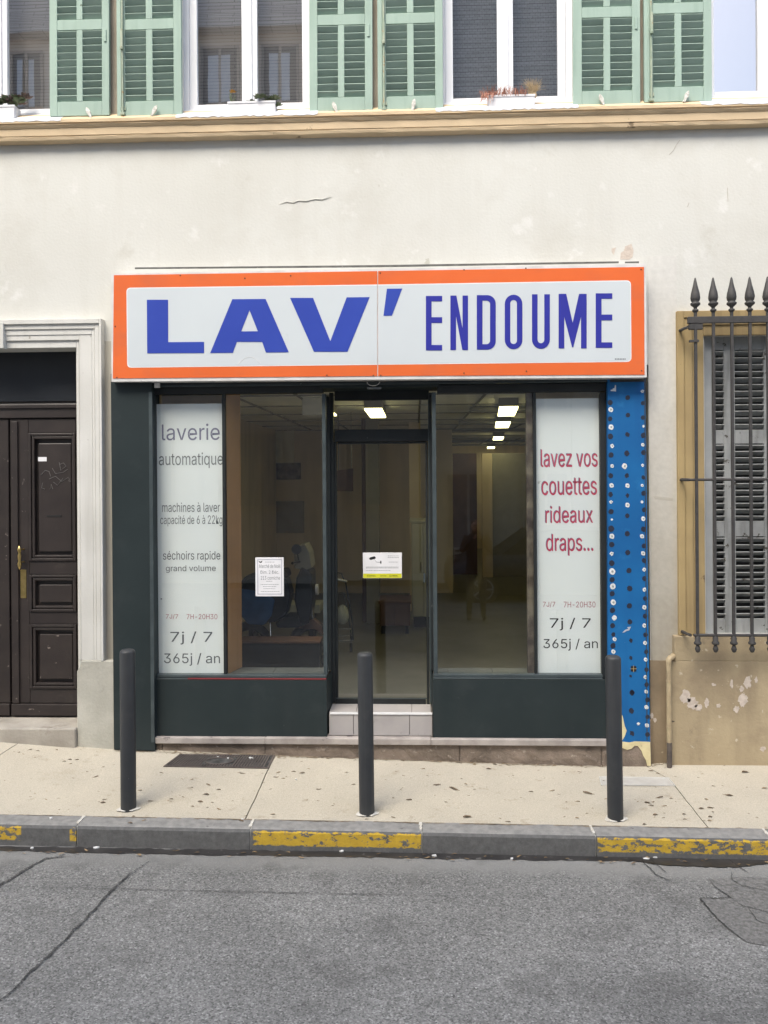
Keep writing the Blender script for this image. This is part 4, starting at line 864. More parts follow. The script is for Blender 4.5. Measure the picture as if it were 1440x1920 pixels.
def dot(px, py, rpx, kind, var):
    key = (kind, var)
    p = P(px, py, yq-.0008)
    if key not in dotmesh:
        rn = random.Random(hash(key) % 999 if False else (11 if kind == 'b' else 37)+var*13); n = 14
        amp = (.10, .16, .30, .42)[var]
        mb = MB(); pts = []
        for k in range(n):
            t = 2*math.pi*k/n; r_ = 1+amp*rn.uniform(-.7, .6); pts.append((r_*math.cos(t), 1.08*r_*math.sin(t)))
        mb.prism(pts, {'w': -.0012, 'b': -.0006, 'c': -.0022}[kind], .0006)
        me = bpy.data.meshes.new('paint_dot'); me.from_pydata([tuple(v) for v in mb.v], [], mb.f); me.materials.append({'w': M['wdot'], 'c': M['cdot'], 'b': M['bdot']}[kind]); dotmesh[key] = me
    o = bpy.data.objects.new('paint_dot', dotmesh[key]); COL.objects.link(o); o.parent = BP; o.location = p-WLOC[BP.name]
    s_ = rpx/245; o.scale = (s_, 1, s_); o.rotation_euler = (0, random.uniform(-.5, .5), 0)
zx = lambda a, o=1130: o+a/6.4
for (x, y, r, k, v) in [  # zoom coordinates of the upper half (origin 1130,700, x6.4)
    (300, 290, 29, 'b', 1), (302, 500, 27, 'b', 1), (298, 735, 28, 'b', 2), (290, 962, 33, 'b', 2), (290, 1228, 27, 'b', 2), (297, 1465, 24, 'b', 3), (295, 1708, 27, 'b', 1), (295, 1925, 32, 'b', 0),
    (88, 350, 32, 'b', 1), (88, 545, 28, 'b', 1), (92, 757, 34, 'b', 0), (100, 980, 32, 'b', 0), (95, 1228, 30, 'b', 1), (95, 1455, 30, 'b', 2), (100, 1660, 32, 'b', 0), (102, 1865, 38, 'b', 0),
    (482, 357, 25, 'b', 1), (482, 530, 26, 'b', 1), (487, 745, 32, 'b', 2), (490, 950, 30, 'b', 1), (488, 1250, 24, 'b', 2), (492, 1437, 30, 'b', 1), (497, 1637, 28, 'b', 1), (490, 1870, 32, 'b', 1),
    (97, 435, 30, 'w', 0), (100, 645, 32, 'w', 1), (112, 872, 24, 'w', 2), (113, 1112, 22, 'w', 1), (106, 1345, 28, 'w', 1), (100, 1543, 21, 'w', 3), (110, 1755, 14, 'w', 3),
    (262, 1113, 33, 'w', 1), (297, 1347, 27, 'w', 1), (297, 1580, 28, 'w', 1), (477, 215, 20, 'w', 3), (490, 635, 16, 'w', 2), (481, 857, 21, 'w', 1), (478, 1103, 18, 'w', 2), (474, 1345, 18, 'w', 1), (472, 1543, 17, 'w', 0), (487, 1745, 27, 'w', 0)]:
    dot(1130+x/6.4, 700+y/6.4, r/6.4, k, v)
    if k == 'w' and r > 17: dot(1130+x/6.4+.4, 700+y/6.4, r/16, 'c', 2)
for (x, y, r, k, v) in [
    (108, 135, 33, 'b', 0), (108, 357, 34, 'b', 1), (113, 555, 31, 'b', 1), (113, 723, 31, 'b', 1), (117, 922, 33, 'b', 1), (118, 1107, 30, 'b', 1), (127, 1215, 26, 'b', 2), (123, 1350, 33, 'b', 2),
    (300, 230, 31, 'b', 1), (315, 447, 32, 'b', 0), (323, 662, 33, 'b', 1), (320, 870, 32, 'b', 0), (325, 1062, 30, 'b', 1), (338, 1285, 24, 'b', 3), (337, 1493, 22, 'b', 3), (335, 1712, 17, 'b', 3), (355, 1910, 28, 'b', 2),
    (495, 150, 28, 'b', 1), (497, 328, 29, 'b', 2), (500, 545, 28, 'b', 2), (508, 782, 26, 'b', 1), (508, 993, 28, 'b', 1), (513, 1217, 28, 'b', 1), (523, 1420, 26, 'b', 1), (525, 1635, 27, 'b', 1), (527, 1815, 27, 'b', 1),
    (110, 35, 31, 'w', 1), (108, 243, 24, 'w', 3), (115, 458, 38, 'w', 0), (121, 637, 35, 'w', 0), (127, 828, 33, 'w', 0), (140, 1013, 30, 'w', 1), (143, 1270, 24, 'w', 0), (128, 1420, 26, 'w', 0),
    (472, 35, 26, 'w', 1), (485, 240, 26, 'w', 1), (498, 435, 23, 'w', 1), (500, 675, 24, 'w', 2), (500, 888, 26, 'w', 1), (501, 1107, 25, 'w', 0), (509, 1315, 24, 'w', 0), (516, 1515, 23, 'w', 0), (512, 1725, 23, 'w', 1), (523, 1900, 23, 'w', 1)]:
    dot(1130+x/6.4, 1000+y/6.4, r/6.4, k, v)
    if k == 'w': dot(1130+x/6.4+.3, 1000+y/6.4, r/16 if x != 140 else 3.2, 'c' if x != 140 else 'b', 1)
for (x, y, r, k, v) in [(1184, 1333, 5, 'b', 2), (1185, 1375, 4.5, 'b', 3), (1185, 1299, 5, 'b', 2), (1214, 1344, 4, 'b', 1), (1214, 1312, 4.5, 'b', 1), (1214, 1377, 4.5, 'b', 1), (1212, 1326, 4, 'w', 1), (1213, 1360, 4, 'w', 1), (1197, 1357, 3, 'w', 3)]: dot(x, y, r, k, v)
MB().pp([(1145, 731), (1149, 730), (1149, 728), (1152, 728), (1153, 722), (1155, 722), (1155, 734), (1145, 733)], yq-.002, .0012).build('paper_scrap', M['paper'], BP)
MB().pp([(1167, 1186), (1172, 1181), (1178, 1179), (1176, 1176), (1183, 1175), (1180, 1182), (1175, 1183), (1170, 1186)], yq-.002, .0012).build('teal_mark', M['curtain'], BP)
MB().r(1183, 1249, 1193, 1259, yq-.003, yq-.001).build('vent_hole', M['ink_k'], BP)
MB().r(1187.5, 1248, 1188.5, 1260, yq-.0045, yq-.0031).r(1182, 1253.5, 1194, 1254.5, yq-.0052, yq-.0046).build('vent_cross', M['tansurr'], BP)
# ================================================================== SIGN
YS = -.16; SG = empty('shop_sign', P(710, 716, YS)); tag(SG, 'long orange bordered sign box reading LAV\' ENDOUME in blue capitals', 'sign')
sq = lambda a, b, Y=YS: (P(a, b, Y).x, P(a, b, Y).z)
bx = MB(); bx.prism([sq(208.5, 715.5), sq(1213, 707.5), sq(1211.5, 494), sq(208, 513)], YS+.004, -.006); bx.build('box', M['alu'], SG)
MB().prism([sq(211.5, 709.5), sq(707.3, 705), sq(707.3, 508.2), sq(213.5, 516)], YS, YS+.0035).build('panel', M['orange'], SG)
MB().prism([sq(709, 705), sq(1208.5, 702.5), sq(1207.5, 500.5), sq(709, 508.1)], YS, YS+.0035).build('panel', M['orange'], SG)
def rrect(tl, tr, br, bl, r, xs0=None, xs1=None):
    """rounded quad in picture points, corners given; returns points"""
    out = []
    cs = [tl, tr, br, bl]
    for i, c in enumerate(cs):
        if (i in (0, 3) and xs0) or (i in (1, 2) and xs1): out.append(c); continue
        pv_, nx_ = Vector(cs[i-1]), Vector(cs[(i+1) % 4]); c = Vector(c)
        a = c+(pv_-c).normalized()*r; b = c+(nx_-c).normalized()*r
        for k in range(7): t = k/6; out.append(tuple(a*(1-t)**2+c*2*t*(1-t)+b*t*t))
    return out
e = 1.6
def half(l, e_): 
    if l: return rrect((238.5-e_, 541-e_), (707.3, 535-e_), (707.3, 682.5+e_), (240-e_, 688+e_), 8, False, True)
    return rrect((709, 535-e_), (1181.5+e_, 527-e_), (1182.5+e_, 677+e_), (709, 682.4+e_), 9, True, False)
for l in (True, False):
    MB().prism([sq(a, b, YS-.0006) for a, b in half(l, 1.5)][::-1], YS-.0006, YS-.0001).build('outline', M['signrim'], SG)
    MB().prism([sq(a, b, YS-.0012) for a, b in half(l, 0)][::-1], YS-.0012, YS-.0007).build('face', M['signwhite'], SG)
def letter(ps, mat, holes=()):
    MB().prism([sq(a, b, YS-.0035) for a, b in ps], YS-.0035, YS-.0013, [[sq(a, b, YS-.0035) for a, b in h] for h in holes]).build('letter', mat, SG)
letter([(275.3, 562), (315, 562), (315.3, 641.5), (382.5, 641), (382.5, 662), (276, 662.5)], M['blue1'])
letter([(435.5, 561), (498, 560.5), (541.5, 660.5), (498.5, 661), (491.5, 641), (444, 641), (436.5, 661.5), (394, 662)], M['blue1'], [[(467.8, 581.5), (483.3, 621), (452, 621.3)]])
letter([(543.8, 558.5), (587, 558.5), (619.3, 639.5), (650, 557.5), (693, 557), (651.5, 659.5), (588.5, 659.5)], M['blue1'])
letter([(725.5, 541.3), (754.2, 541), (734.8, 591.8), (719, 592)], M['blue1'])
def sl_(x): return (799-x)*.0155            # the line of small capitals rises to the right
def L2(x0, x1, pieces, yt=554.8, yb=657):
    for pts in pieces: letter([(x0+(x1-x0)*u, yt+(yb-yt)*v+sl_(x0)) for u, v in pts], M['blue2'])
def joined(x0, x1, outer, holes=(), yt=554.8, yb=657):
    f = lambda pts: [(x0+(x1-x0)*u, yt+(yb-yt)*v+sl_(x0)) for u, v in pts]
    letter(f(outer), M['blue2'], [f(h) for h in holes])
Ept = [(0, 0), (1, 0), (1, .10), (.35, .10), (.35, .39), (1, .39), (1, .495), (.35, .495), (.35, .90), (1, .90), (1, 1), (0, 1)]
joined(798.5, 829, Ept)
joined(844.5, 877.5, [(0, 0), (.34, 0), (.69, .60), (.69, 0), (1, 0), (1, 1), (.68, 1), (.32, .38), (.32, 1), (0, 1)])
def arc(cx, cy, rx, ry, a0, a1, n=8): return [(cx+rx*math.cos(math.radians(a0+(a1-a0)*k/n)), cy-ry*math.sin(math.radians(a0+(a1-a0)*k/n))) for k in range(n+1)]
joined(894, 929.5, [(0, 0), (.55, 0)]+arc(.55, .155, .45, .155, 90, 0)[1:]+arc(.55, .845, .45, .155, 0, -90)+[(0, 1)], [[(.30, .10), (.55, .10)]+arc(.52, .17, .18, .07, 90, 0)+arc(.52, .83, .18, .07, 0, -90)+[(.30, .90)]])
joined(946.5, 979.5, arc(.5, .17, .5, .17, 180, 0, 14)+arc(.5, .83, .5, .17, 0, -180, 14), [arc(.5, .16, .19, .065, 180, 0, 10)+arc(.5, .84, .19, .065, 0, -180, 10)])
joined(997.5, 1031, [(0, 0), (.31, 0)]+arc(.5, .83, .19, .068, 180, 360, 10)+[(.69, 0), (1, 0)]+arc(.5, .83, .5, .17, 0, -180, 14))
joined(1047.5, 1100, [(0, 0), (.27, 0), (.5, .53), (.73, 0), (1, 0), (1, 1), (.80, 1), (.80, .42), (.52, .98), (.48, .98), (.20, .42), (.20, 1), (0, 1)])
joined(1117, 1148, Ept)
mb = MB(); [mb.r(1153+k*3, 672, 1155+k*3, 674.5, YS-.0020, YS-.0013) for k in range(7)]; mb.build('maker_mark', M['ink_g'], SG)
for px, py in ((338, 516.5), (219, 711-3), (613, 703.5), (700, 704), (714, 704), (870, 699.5), (216, 612), (459, 522), (713, 512), (870, 506), (1202, 505), (1203, 695), (986, 503), (987, 696), (545, 517)):
    MB().tube([P(px, py, YS-.003), P(px, py, YS+.001)], .006, 8).build('screw', M['dwood'], SG)
q = [P(445+k*4, 683-14*math.sin(math.pi*k/11.5), YS-.0016) for k in range(12)]; MB().tube(q, .0016, 5).build('bubble_line', M['signrim'], SG)
# dark strips painted in for the dark gap along the top of the sign
MB().prism([sq(253, 504.5, -.09), sq(253, 501.5, -.09), sq(715, 497, -.09), sq(1160, 490, -.09), sq(1160, 493.5, -.09), sq(715, 501, -.09)], -.092, -.086).build('top_gap_strip', M['gap_strip'], SG)
MB().prism([sq(1172, 493.5, -.09), sq(1172, 490.5, -.09), sq(1198, 490, -.09), sq(1198, 493.5, -.09)], -.092, -.086).build('top_gap_strip', M['gap_strip'], SG)
# ================================================================== POSTERS
def poster(px, Y, label):
    o = empty('window_poster', P((px[0]+px[2])/2, px[3], Y)); tag(o, label, 'poster', 'tall lettered panels in the display windows')
    MB().r(px[0], px[1], px[2], px[3], Y, Y+.012).build('panel', M['poster'], o, .002); return o
yt = .034
pl_ = poster((292.5, 757, 419, 1264.5), yt, 'tall pale panel behind left window reading laverie automatique in grey')
yt2 = yt-.0012
for body, bb, m in (('laverie', (303.5, 794.5, 412, 825.5), 'ink_p'), ('automatique', (298, 848.5, 418, 878), 'ink_g'), ('machines à laver', (304, 942, 412.5, 960), 'ink_g'), ('capacité de 6 à 22kg', (300.5, 966, 417, 987), 'ink_g'),
                    ('séchoirs rapide', (305.5, 1033, 413, 1053.5), 'ink_d'), ('grand volume', (311, 1060, 404.5, 1074), 'ink_d'), ('7J/7', (311, 1151.5, 334, 1161), 'ink_r'), ('7H-20H30', (350, 1151.5, 407.5, 1161), 'ink_r'),
                    ('7j / 7', (319.5, 1184, 398, 1208.5), 'ink_d'), ('365j / an', (307.5, 1224.5, 412.5, 1248.5), 'ink_d')):
    text(body, bb, yt2, M[m], pl_)
MB().r(301, 1168-46, 304, 1170-46, yt2, yt).build('smudge', M['ink_g'], pl_)
pr_ = poster((1006.5, 747, 1126.5, 1263), yt, 'tall pale panel behind right window reading lavez vos couettes in red')
for body, bb, m in (('lavez vos', (1014.4, 842.5, 1120.8, 876), 'ink_r2'), ('couettes', (1015.8, 896.5, 1119.3, 928.5), 'ink_r2'), ('rideaux', (1023, 949, 1112, 981), 'ink_r2'), ('draps...', (1024.6, 1001.5, 1112.6, 1042), 'ink_r2'),
                    ('7J/7', (1018, 1128, 1041, 1139), 'ink_r'), ('7H-20H30', (1057, 1128, 1116.5, 1139), 'ink_r'), ('7j / 7', (1031, 1158.5, 1107.6, 1182), 'ink_k'), ('365j / an', (1018.7, 1197.5, 1121, 1220), 'ink_k')):
    text(body, bb, yt2, M[m], pr_)
    if m == 'ink_r2': text(body, (bb[0]-1.3, bb[1]-1.0, bb[2]-1.3, bb[3]-1.0), yt2+.0004, M['ink_p'], pr_, 'letter_shadow')
# small paper notices stuck on the glass
n1 = empty('notice', P(505, 1118, .012)); tag(n1, 'white sheet with a double border and small print stuck on the left window', 'notice')
yn = .012; MB().r(479, 1045, 532, 1118, yn, yn+.002).build('sheet', M['paper'], n1)
bd = MB()
for a, b, c, d in ((483, 1049, 528.5, 1049.8), (483, 1113.5, 528.5, 1114.3), (483, 1049, 483.8, 1114), (527.8, 1049, 528.6, 1114)): bd.r(a, b, c, d, yn-.0006, yn-.0001)
bd.build('border', M['ink_p'], n1)
MB().pp([(485, 1051), (487, 1053), (489, 1053), (492, 1051), (491, 1054.5), (488, 1055.5), (485.5, 1054)], yn-.0008, .0007).build('emblem', M['ink_k'], n1)
for body, bb, m in (('Marché de Noël', (486, 1058, 526, 1065), 'ink_g'), ('Dim. 2 Déc.', (488.5, 1069.5, 523, 1076), 'ink_g'), ('213 corniche', (489, 1080, 525, 1087), 'ink_g')):
    text(body, bb, yn-.0004, M[m], n1)
def smallprint(rows, Y, mat, parent):      # print too small to read: broken fine lines
    mb = MB(); rn = random.Random(len(rows))
    for x0, x1, y in rows:
        x = x0
        while x < x1:
            w_ = min(rn.uniform(1.2, 4), x1-x); mb.r(x, y, x+w_, y+.75, Y, Y+.0003); x += w_+.7
    mb.build('small_print', mat, parent)
smallprint([(499, 511, 1089.5), (488.5, 523, 1095.5), (493, 518, 1099.5), (494, 516, 1103.5), (489, 524, 1108.5), (497, 515, 1053.5)], yn-.0004, M['ink_g'], n1)
yn = YD+.012
n2 = empty('notice', P(716, 1084, yn)); tag(n2, 'white camera surveillance notice with a yellow band stuck on the glass door', 'notice')
MB().r(680.5, 1036, 753.5, 1084, yn, yn+.002).build('sheet', M['paper'], n2)
MB().r(681, 1075.5, 753, 1083.6, yn-.0006, yn-.0001).build('band', M['yellow'], n2)
MB().pp([(692, 1047.5), (694, 1045.2), (702, 1043), (704.5, 1045), (704, 1047.5), (695, 1050), (693, 1049)], yn-.001, .0009).build('camera_symbol', M['ink_k'], n2)
MB().tube([P(701, 1048, yn-.0008), P(706, 1054, yn-.0008), P(713, 1054.5, yn-.0008)], .0011, 5).r(713, 1051.5, 715, 1056.5, yn-.001, yn-.0002).build('camera_symbol', M['ink_k'], n2)
smallprint([(727, 748, 1042), (727, 748, 1045), (729, 746, 1053.5), (686, 747, 1062.8), (686, 747, 1064.6), (686, 732, 1069.4)], yn-.0004, M['ink_g'], n2)
text('24h/24', (713, 1078, 724, 1081.2), yn-.0008, M['ink_k'], n2)
smallprint([(688, 704, 1078.5), (688, 704, 1080), (730, 746, 1078.5), (730, 746, 1080)], yn-.0008, M['ink_k'], n2)
# ================================================================== GRILLE
yg = -.19
GR = empty('window_grille', P(1372, 1222, yg)); tag(GR, 'black wrought iron spear topped grille in front of the ground floor window', 'grille')
zt_ = lambda py: Z(py, yg, 1380)
bars = [1306, 1339.5, 1374, 1408, 1441.5, 1475.5, 1509.5, 1543, 1577, 1611]
zmid = 900
first = None
xb = [X(p, yg, zmid) for p in bars]; zb0, zb1 = zt_(1190), zt_(600); ztip = zt_(519)
def prof_s(z0, z1, pts): return [(r_, z0+(z1-z0)*t) for r_, t in pts]
def make_bar(x):
    b = empty('bar', (x, yg, zb0), GR); br = .0128
    MB().box(x-br*.85, x+br*.85, yg-br*.85, yg+br*.85, zb0-.01, zt_(583)).build('rod', M['iron'], b, .003)
    zs0 = zt_(585)
    MB().lathe([(.013, zs0), (.024, zs0+.012), (.024, zs0+.022), (.013, zs0+.028), (.014, zs0+.040), (.037, zs0+.060), (.038, zs0+.072), (.025, zs0+.082), (.034, zs0+.094), (.0375, zs0+.115), (.033, zs0+.15), (.018, zs0+.21), (.007, zs0+.265), (.001, ztip+.0)], x, yg, 12).build('spearhead', M['iron'], b)
    zf = zb0-.012
    MB().lathe([(.003, zf-.128), (.014, zf-.122), (.022, zf-.100), (.014, zf-.078), (.012, zf-.070), (.027, zf-.062), (.030, zf-.050), (.020, zf-.038), (.022, zf-.012), (.014, zf)], x, yg, 12).build('finial', M['iron'], b)
    return b
b0 = make_bar(xb[0])
for x in xb[1:]:
    c = dup(b0, GR); c.location = Vector((x, yg, zb0))-WLOC[GR.name]
MB().tube([(xb[0], yg, zt_(640)), (xb[0], yg, zt_(636))], .020, 10).r(1294, 637, 1311, 641, yg-.02, yg+.01).build('collar', M['iron'], GR)
xe = xb[-1]+.04
MB().box(xb[0]-.060, xe, yg-.014, yg+.016, zt_(605.5), zt_(593)).build('rail', M['iron'], GR, .003)
MB().box(xb[0]-.050, xb[0]+.055, yg-.010, yg+.022, zt_(617), zt_(606)).build('bracket', M['iron'], GR, .004)
MB().tube([(xb[0]-.065, yg, zt_(899)), (xe, yg, zt_(899))], .0105, 8).build('rail', M['iron'], GR)
MB().tube([(xb[0]-.030, yg, zt_(1191)), (xe, yg, zt_(1191))], .0125, 8).build('rail', M['iron'], GR)
for z in (zt_(612), zt_(899), zt_(1191)): MB().tube([(xb[0]-.055, yg, z), (xb[0]-.066, yg+.06, z), (xb[0]-.07, -.02, z)], .0125, 8).build('wall_stub', M['iron'], GR)
# drain pipe
yy = -.09; DP = empty('drain_pipe', P(1255, 1425, yy)); tag(DP, 'narrow tan painted drain pipe with an elbow at the foot of the wall', 'pipe')
xp = X(1254.5, yy, 1330); zt = Z(1240, yy, 1254)
MB().tube([(xp, yy, zpave(xp, 0)-.01), (xp, yy, zt-.01)], .019, 12).build('tube', M['pipe'], DP)
MB().tube([(xp, yy, zt-.012), (xp, yy, zt+.012), (xp+.012, yy+.004, zt+.026), (xp+.045, yy+.03, zt+.028), (xp+.06, -.01, zt+.028)], .022, 12).build('elbow', M['pipe'], DP)
for py in (1275, 1362): MB().tube([(xp, yy, Z(py, yy, 1254)), (xp, yy, Z(py+3, yy, 1254))], .0225, 12).build('collar', M['pipe'], DP)
MB().tube([(xp, yy, zpave(xp, 0)-.012), (xp, yy, Z(1392, yy, 1254))], .0195, 12).build('rusty_foot', M['iron_cover'], DP)
# ================================================================== BOLLARDS
def bollard(px, pyb, pyt, px2, label):
    g = G(px, pyb, zpave); o = empty('bollard', (g.x, g.y, g.z)); tag(o, label, 'bollard', 'charcoal bollards along the kerb')
    return o, g
pb = [(241, 1516, 'charcoal bollard in front of the dark left pilaster'), (688, 1525, 'charcoal bollard in front of the entry step and glass door'), (1154, 1535, 'charcoal bollard in front of the blue dotted pillar')]
B0 = None
for i, (px, py, lb) in enumerate(pb):
    o, g = bollard(px, py, 0, 0, lb)
    if B0 is None:
        Rb = .0535; h = 1.125
        MB().lathe([(Rb, g.z-.02), (Rb, g.z+h-.022), (Rb-.003, g.z+h-.012), (Rb-.012, g.z+h-.003), (Rb-.022, g.z+h)], g.x, g.y, 40).build('post', M['bollard'], o)
        mb = MB(); rn = random.Random(2); n = 26; zq_ = .004
        ring = [(math.cos(2*math.pi*k/n), math.sin(2*math.pi*k/n), 1+rn.uniform(-.18, .22)) for k in range(n)]
        mb.v = [Vector((g.x+c*.05, g.y+s_*.05, g.z+.010)) for c, s_, q_ in ring]+[Vector((g.x+c*.070*q_, g.y+s_*.062*q_, g.z+.0035+.0)) for c, s_, q_ in ring]
        mb.f = [(k, n+k, n+(k+1) % n, (k+1) % n) for k in range(n)]; mb.sm = [False]*n
        mb.build('base_ring', M['whitepaint'], o)
        B0 = o
    else:
        for ch in list(B0.children): dup(ch, o)
        o.rotation_euler = (0, math.radians((0, -.35, -.5)[i]), i*.0)
# ================================================================== COVERS
def cover(name, pts, label, cat, mat):
    q = [G(a, b, zpave) for a, b in pts]; c = sum(q, Vector())/4; o = empty(name, c); tag(o, label, cat); return o, q
o, q = cover('manhole_cover', [(306, 1438.5), (337, 1415.5), (516, 1417.5), (504, 1442)], 'dark ribbed iron cover set in the pavement below the left window', 'manhole cover', None)
def onq(u, v, dz): p = q[0].lerp(q[3], u).lerp(q[1].lerp(q[2], u), v); return Vector((p.x, p.y, zpave(p.x, p.y)+dz))
mb = MB()
for k in range(25): mb.v += [onq(k/24, 0, .003), onq(k/24, 1, .003)]
mb.f = [(2*k, 2*k+2, 2*k+3, 2*k+1) for k in range(24)]; mb.sm = [False]*24; mb.build('plate', M['tar'], o)
for (u0, v0, u1, v1) in ((0, 0, 1, .05), (0, .95, 1, 1), (0, .05, .02, .95), (.98, .05, 1, .95)):
    mb = MB(); b_ = [onq(u0, v0, .004), onq(u1, v0, .004), onq(u1, v1, .004), onq(u0, v1, .004)]; t_ = [v+Vector((0, 0, .005)) for v in b_]
    mb.add(b_+t_, [(4, 5, 6, 7), (0, 1, 5, 4), (1, 2, 6, 5), (2, 3, 7, 6), (3, 0, 4, 7)]); mb.build('rim', M['iron_cover'], o)
for k in range(34):
    u = .035+.93*k/34
    segs = [(.07, .93)]
    if .33 < u < .62: segs = [(.07, .22), (.80, .93)]
    for v0, v1 in segs:
        mb = MB()
        b_ = [onq(u, v0, .0035), onq(u+.012, v0, .0035), onq(u+.012, v1, .0035), onq(u, v1, .0035)]; t_ = [v+Vector((0, 0, .006)) for v in b_]
        mb.add(b_+t_, [(4, 5, 6, 7), (0, 1, 5, 4), (1, 2, 6, 5), (2, 3, 7, 6), (3, 0, 4, 7)])
        mb.build('rib', M['iron_cover'], o)
ring = MB(); pts = [onq(.475+.135*math.cos(t), .5+.27*math.sin(t), .006) for t in [2*math.pi*k/28 for k in range(29)]]; ring.tube(pts, .006, 6, False); ring.build('round_seal', M['iron_cover'], o)
o, q = cover('inspection_cover', [(1128, 1473), (1124, 1457), (1254, 1459), (1266, 1474)], 'flat pale square cover in the pavement behind the right bollard', 'cover', None)
mb = MB(); mb.add([onq(0, 0, .002), onq(1, 0, .002), onq(1, 1, .002), onq(0, 1, .002)], [(0, 1, 2, 3)]); mb.build('lid', M['coverlid'], o)
for (a, b) in (((0, 0), (0, 1)), ((0, 1), (1, 1)), ((1, 1), (1, 0))): MB().tube([onq(*a, .002), onq(*b, .002)], .0045, 6).build('rim', M['rim'], o)
# ================================================================== PLANTERS
def planter(a, b, top, bot, label):
    Y = -.075; o = empty('planter', P((a+b)/2, bot, Y)); tag(o, label, 'planter', 'white flower boxes on the window ledge')
    x0, x1 = X(a, Y, 190), X(b, Y, 190); zt, zb = Z(top, Y, 500), Z(bot, Y, 500); zb = zc0+.008; d = .10
    zt = P((a+b)/2, top, Y).z
    mb = MB()
    mb.prism([(x0+.008, zb), (x1-.008, zb), (x1, zt), (x0, zt)], Y, Y+.006); mb.prism([(x0+.008, zb), (x1-.008, zb), (x1, zt), (x0, zt)], Y+d, Y+d+.006)
    mb.box(x0, x0+.008, Y+.006, Y+d, zb, zt); mb.box(x1-.008, x1, Y+.006, Y+d, zb, zt); mb.box(x0-.004, x1+.004, Y-.004, Y+.004, zt-.014, zt+.002)
    mb.build('box', M['pbox'], o); MB().box(x0+.008, x1-.008, Y+.006, Y+d, zb+.004, zt-.012).build('soil', M['soil'], o)
    return o, x0, x1, zt, Y
def rosette(o, c, r, n, mat, rn, name='succulent'):
    mb = MB()
    for k in range(n):
        t = 2.4*k; el = .25+.95*(k/n); L_ = r*(1-.45*k/n); d = Vector((math.cos(t)*math.cos(el), math.sin(t)*math.cos(el), math.sin(el)))
        s_ = Vector((-math.sin(t), math.cos(t), 0))*L_*.30; u = d.cross(s_).normalized()*L_*.13; p1 = c+d*L_*.55; p2 = c+d*L_
        mb.add([c, p1+s_, p1-s_, p2, p1+u, p1-u], [(0, 1, 4), (0, 4, 2), (1, 3, 4), (4, 3, 2), (0, 5, 1), (0, 2, 5), (1, 5, 3), (5, 2, 3)])
    mb.build(name, mat, o)
rn = random.Random(4)
o, x0, x1, zt, Y = planter(-58, 27, 198, 224, 'white planter with small purple green succulents at the left edge')
for k in range(26): rosette(o, Vector((x0+.03+(x1-x0+.04)*k/25, Y+.01+rn.uniform(0, .05), zt+.005+rn.uniform(0, .075))), rn.uniform(.05, .075), 14, M[('succ', 'succ2')[k % 2]], rn)
o, x0, x1, zt, Y = planter(427.5, 516, 190, 215, 'white planter with green succulents and a small yellow flower')
for px, dz, r in ((462, .0, .035), (470, .01, .045), (484, .02, .055), (493, .03, .05), (499, .01, .05), (509, .02, .06), (516, .02, .055), (520, -.02, .045), (477, -.01, .04), (514, -.03, .04)):
    rosette(o, Vector((X(px, Y, 185), Y+rn.uniform(-.01, .05), zt+dz)), r, 15, M['succ'], rn)
mb = MB(); fx = X(435, Y, 185)
for k in range(9): mb.tube([(fx+rn.uniform(-.01, .01), Y+.03, zt-.01), (fx+rn.uniform(-.03, .03), Y+.02, zt+rn.uniform(.05, .11))], .0025, 4)
mb.build('stem', M['succ'], o); rosette(o, Vector((fx, Y+.02, zt+.085)), .036, 14, M['flower'], rn, 'flower')
o, x0, x1, zt, Y = planter(915, 1003, 178, 205, 'white planter with dried rust stems and a straw coloured tuft')
mb = MB()
for k in range(190):
    x = X(rn.uniform(905, 985), Y, 185); x2 = x+rn.uniform(-.05, .05); h = rn.uniform(.01, .085)
    mb.tube([(x, Y+rn.uniform(-.01, .07), zt-.01), ((x+x2)/2, Y+rn.uniform(-.02, .05), zt+h*.7), (x2, Y+rn.uniform(-.03, .05), zt+h*rn.choice((1, 1, .2)))], [.0022, .0018, .0009], 4)
for k in range(26):
    x = X(rn.uniform(904, 930), Y, 185); mb.tube([(x, Y, zt), (x-.02*rn.random(), Y-.02, zt+.01), (x-.04*rn.random(), Y-.025, zt-rn.uniform(.02, .09))], [.002, .0018, .0009], 4)
mb.build('dried_stems', M['dryred'], o)
mb = MB(); cx = X(1000, Y, 185)
for k in range(170):
    t = rn.gauss(0, .42); L_ = rn.uniform(.05, .15); mb.tube([(cx+rn.uniform(-.04, .03), Y+rn.uniform(0, .05), zt-.01), (cx+math.sin(t)*L_*.5, Y+.02+rn.uniform(-.02, .02), zt+L_*.55), (cx+math.sin(t)*L_*1.1, Y+rn.uniform(-.02, .05), zt+math.cos(t)*L_)], [.0018, .0015, .0008], 4)
mb.build('straw_tuft', M['drystraw'], o)
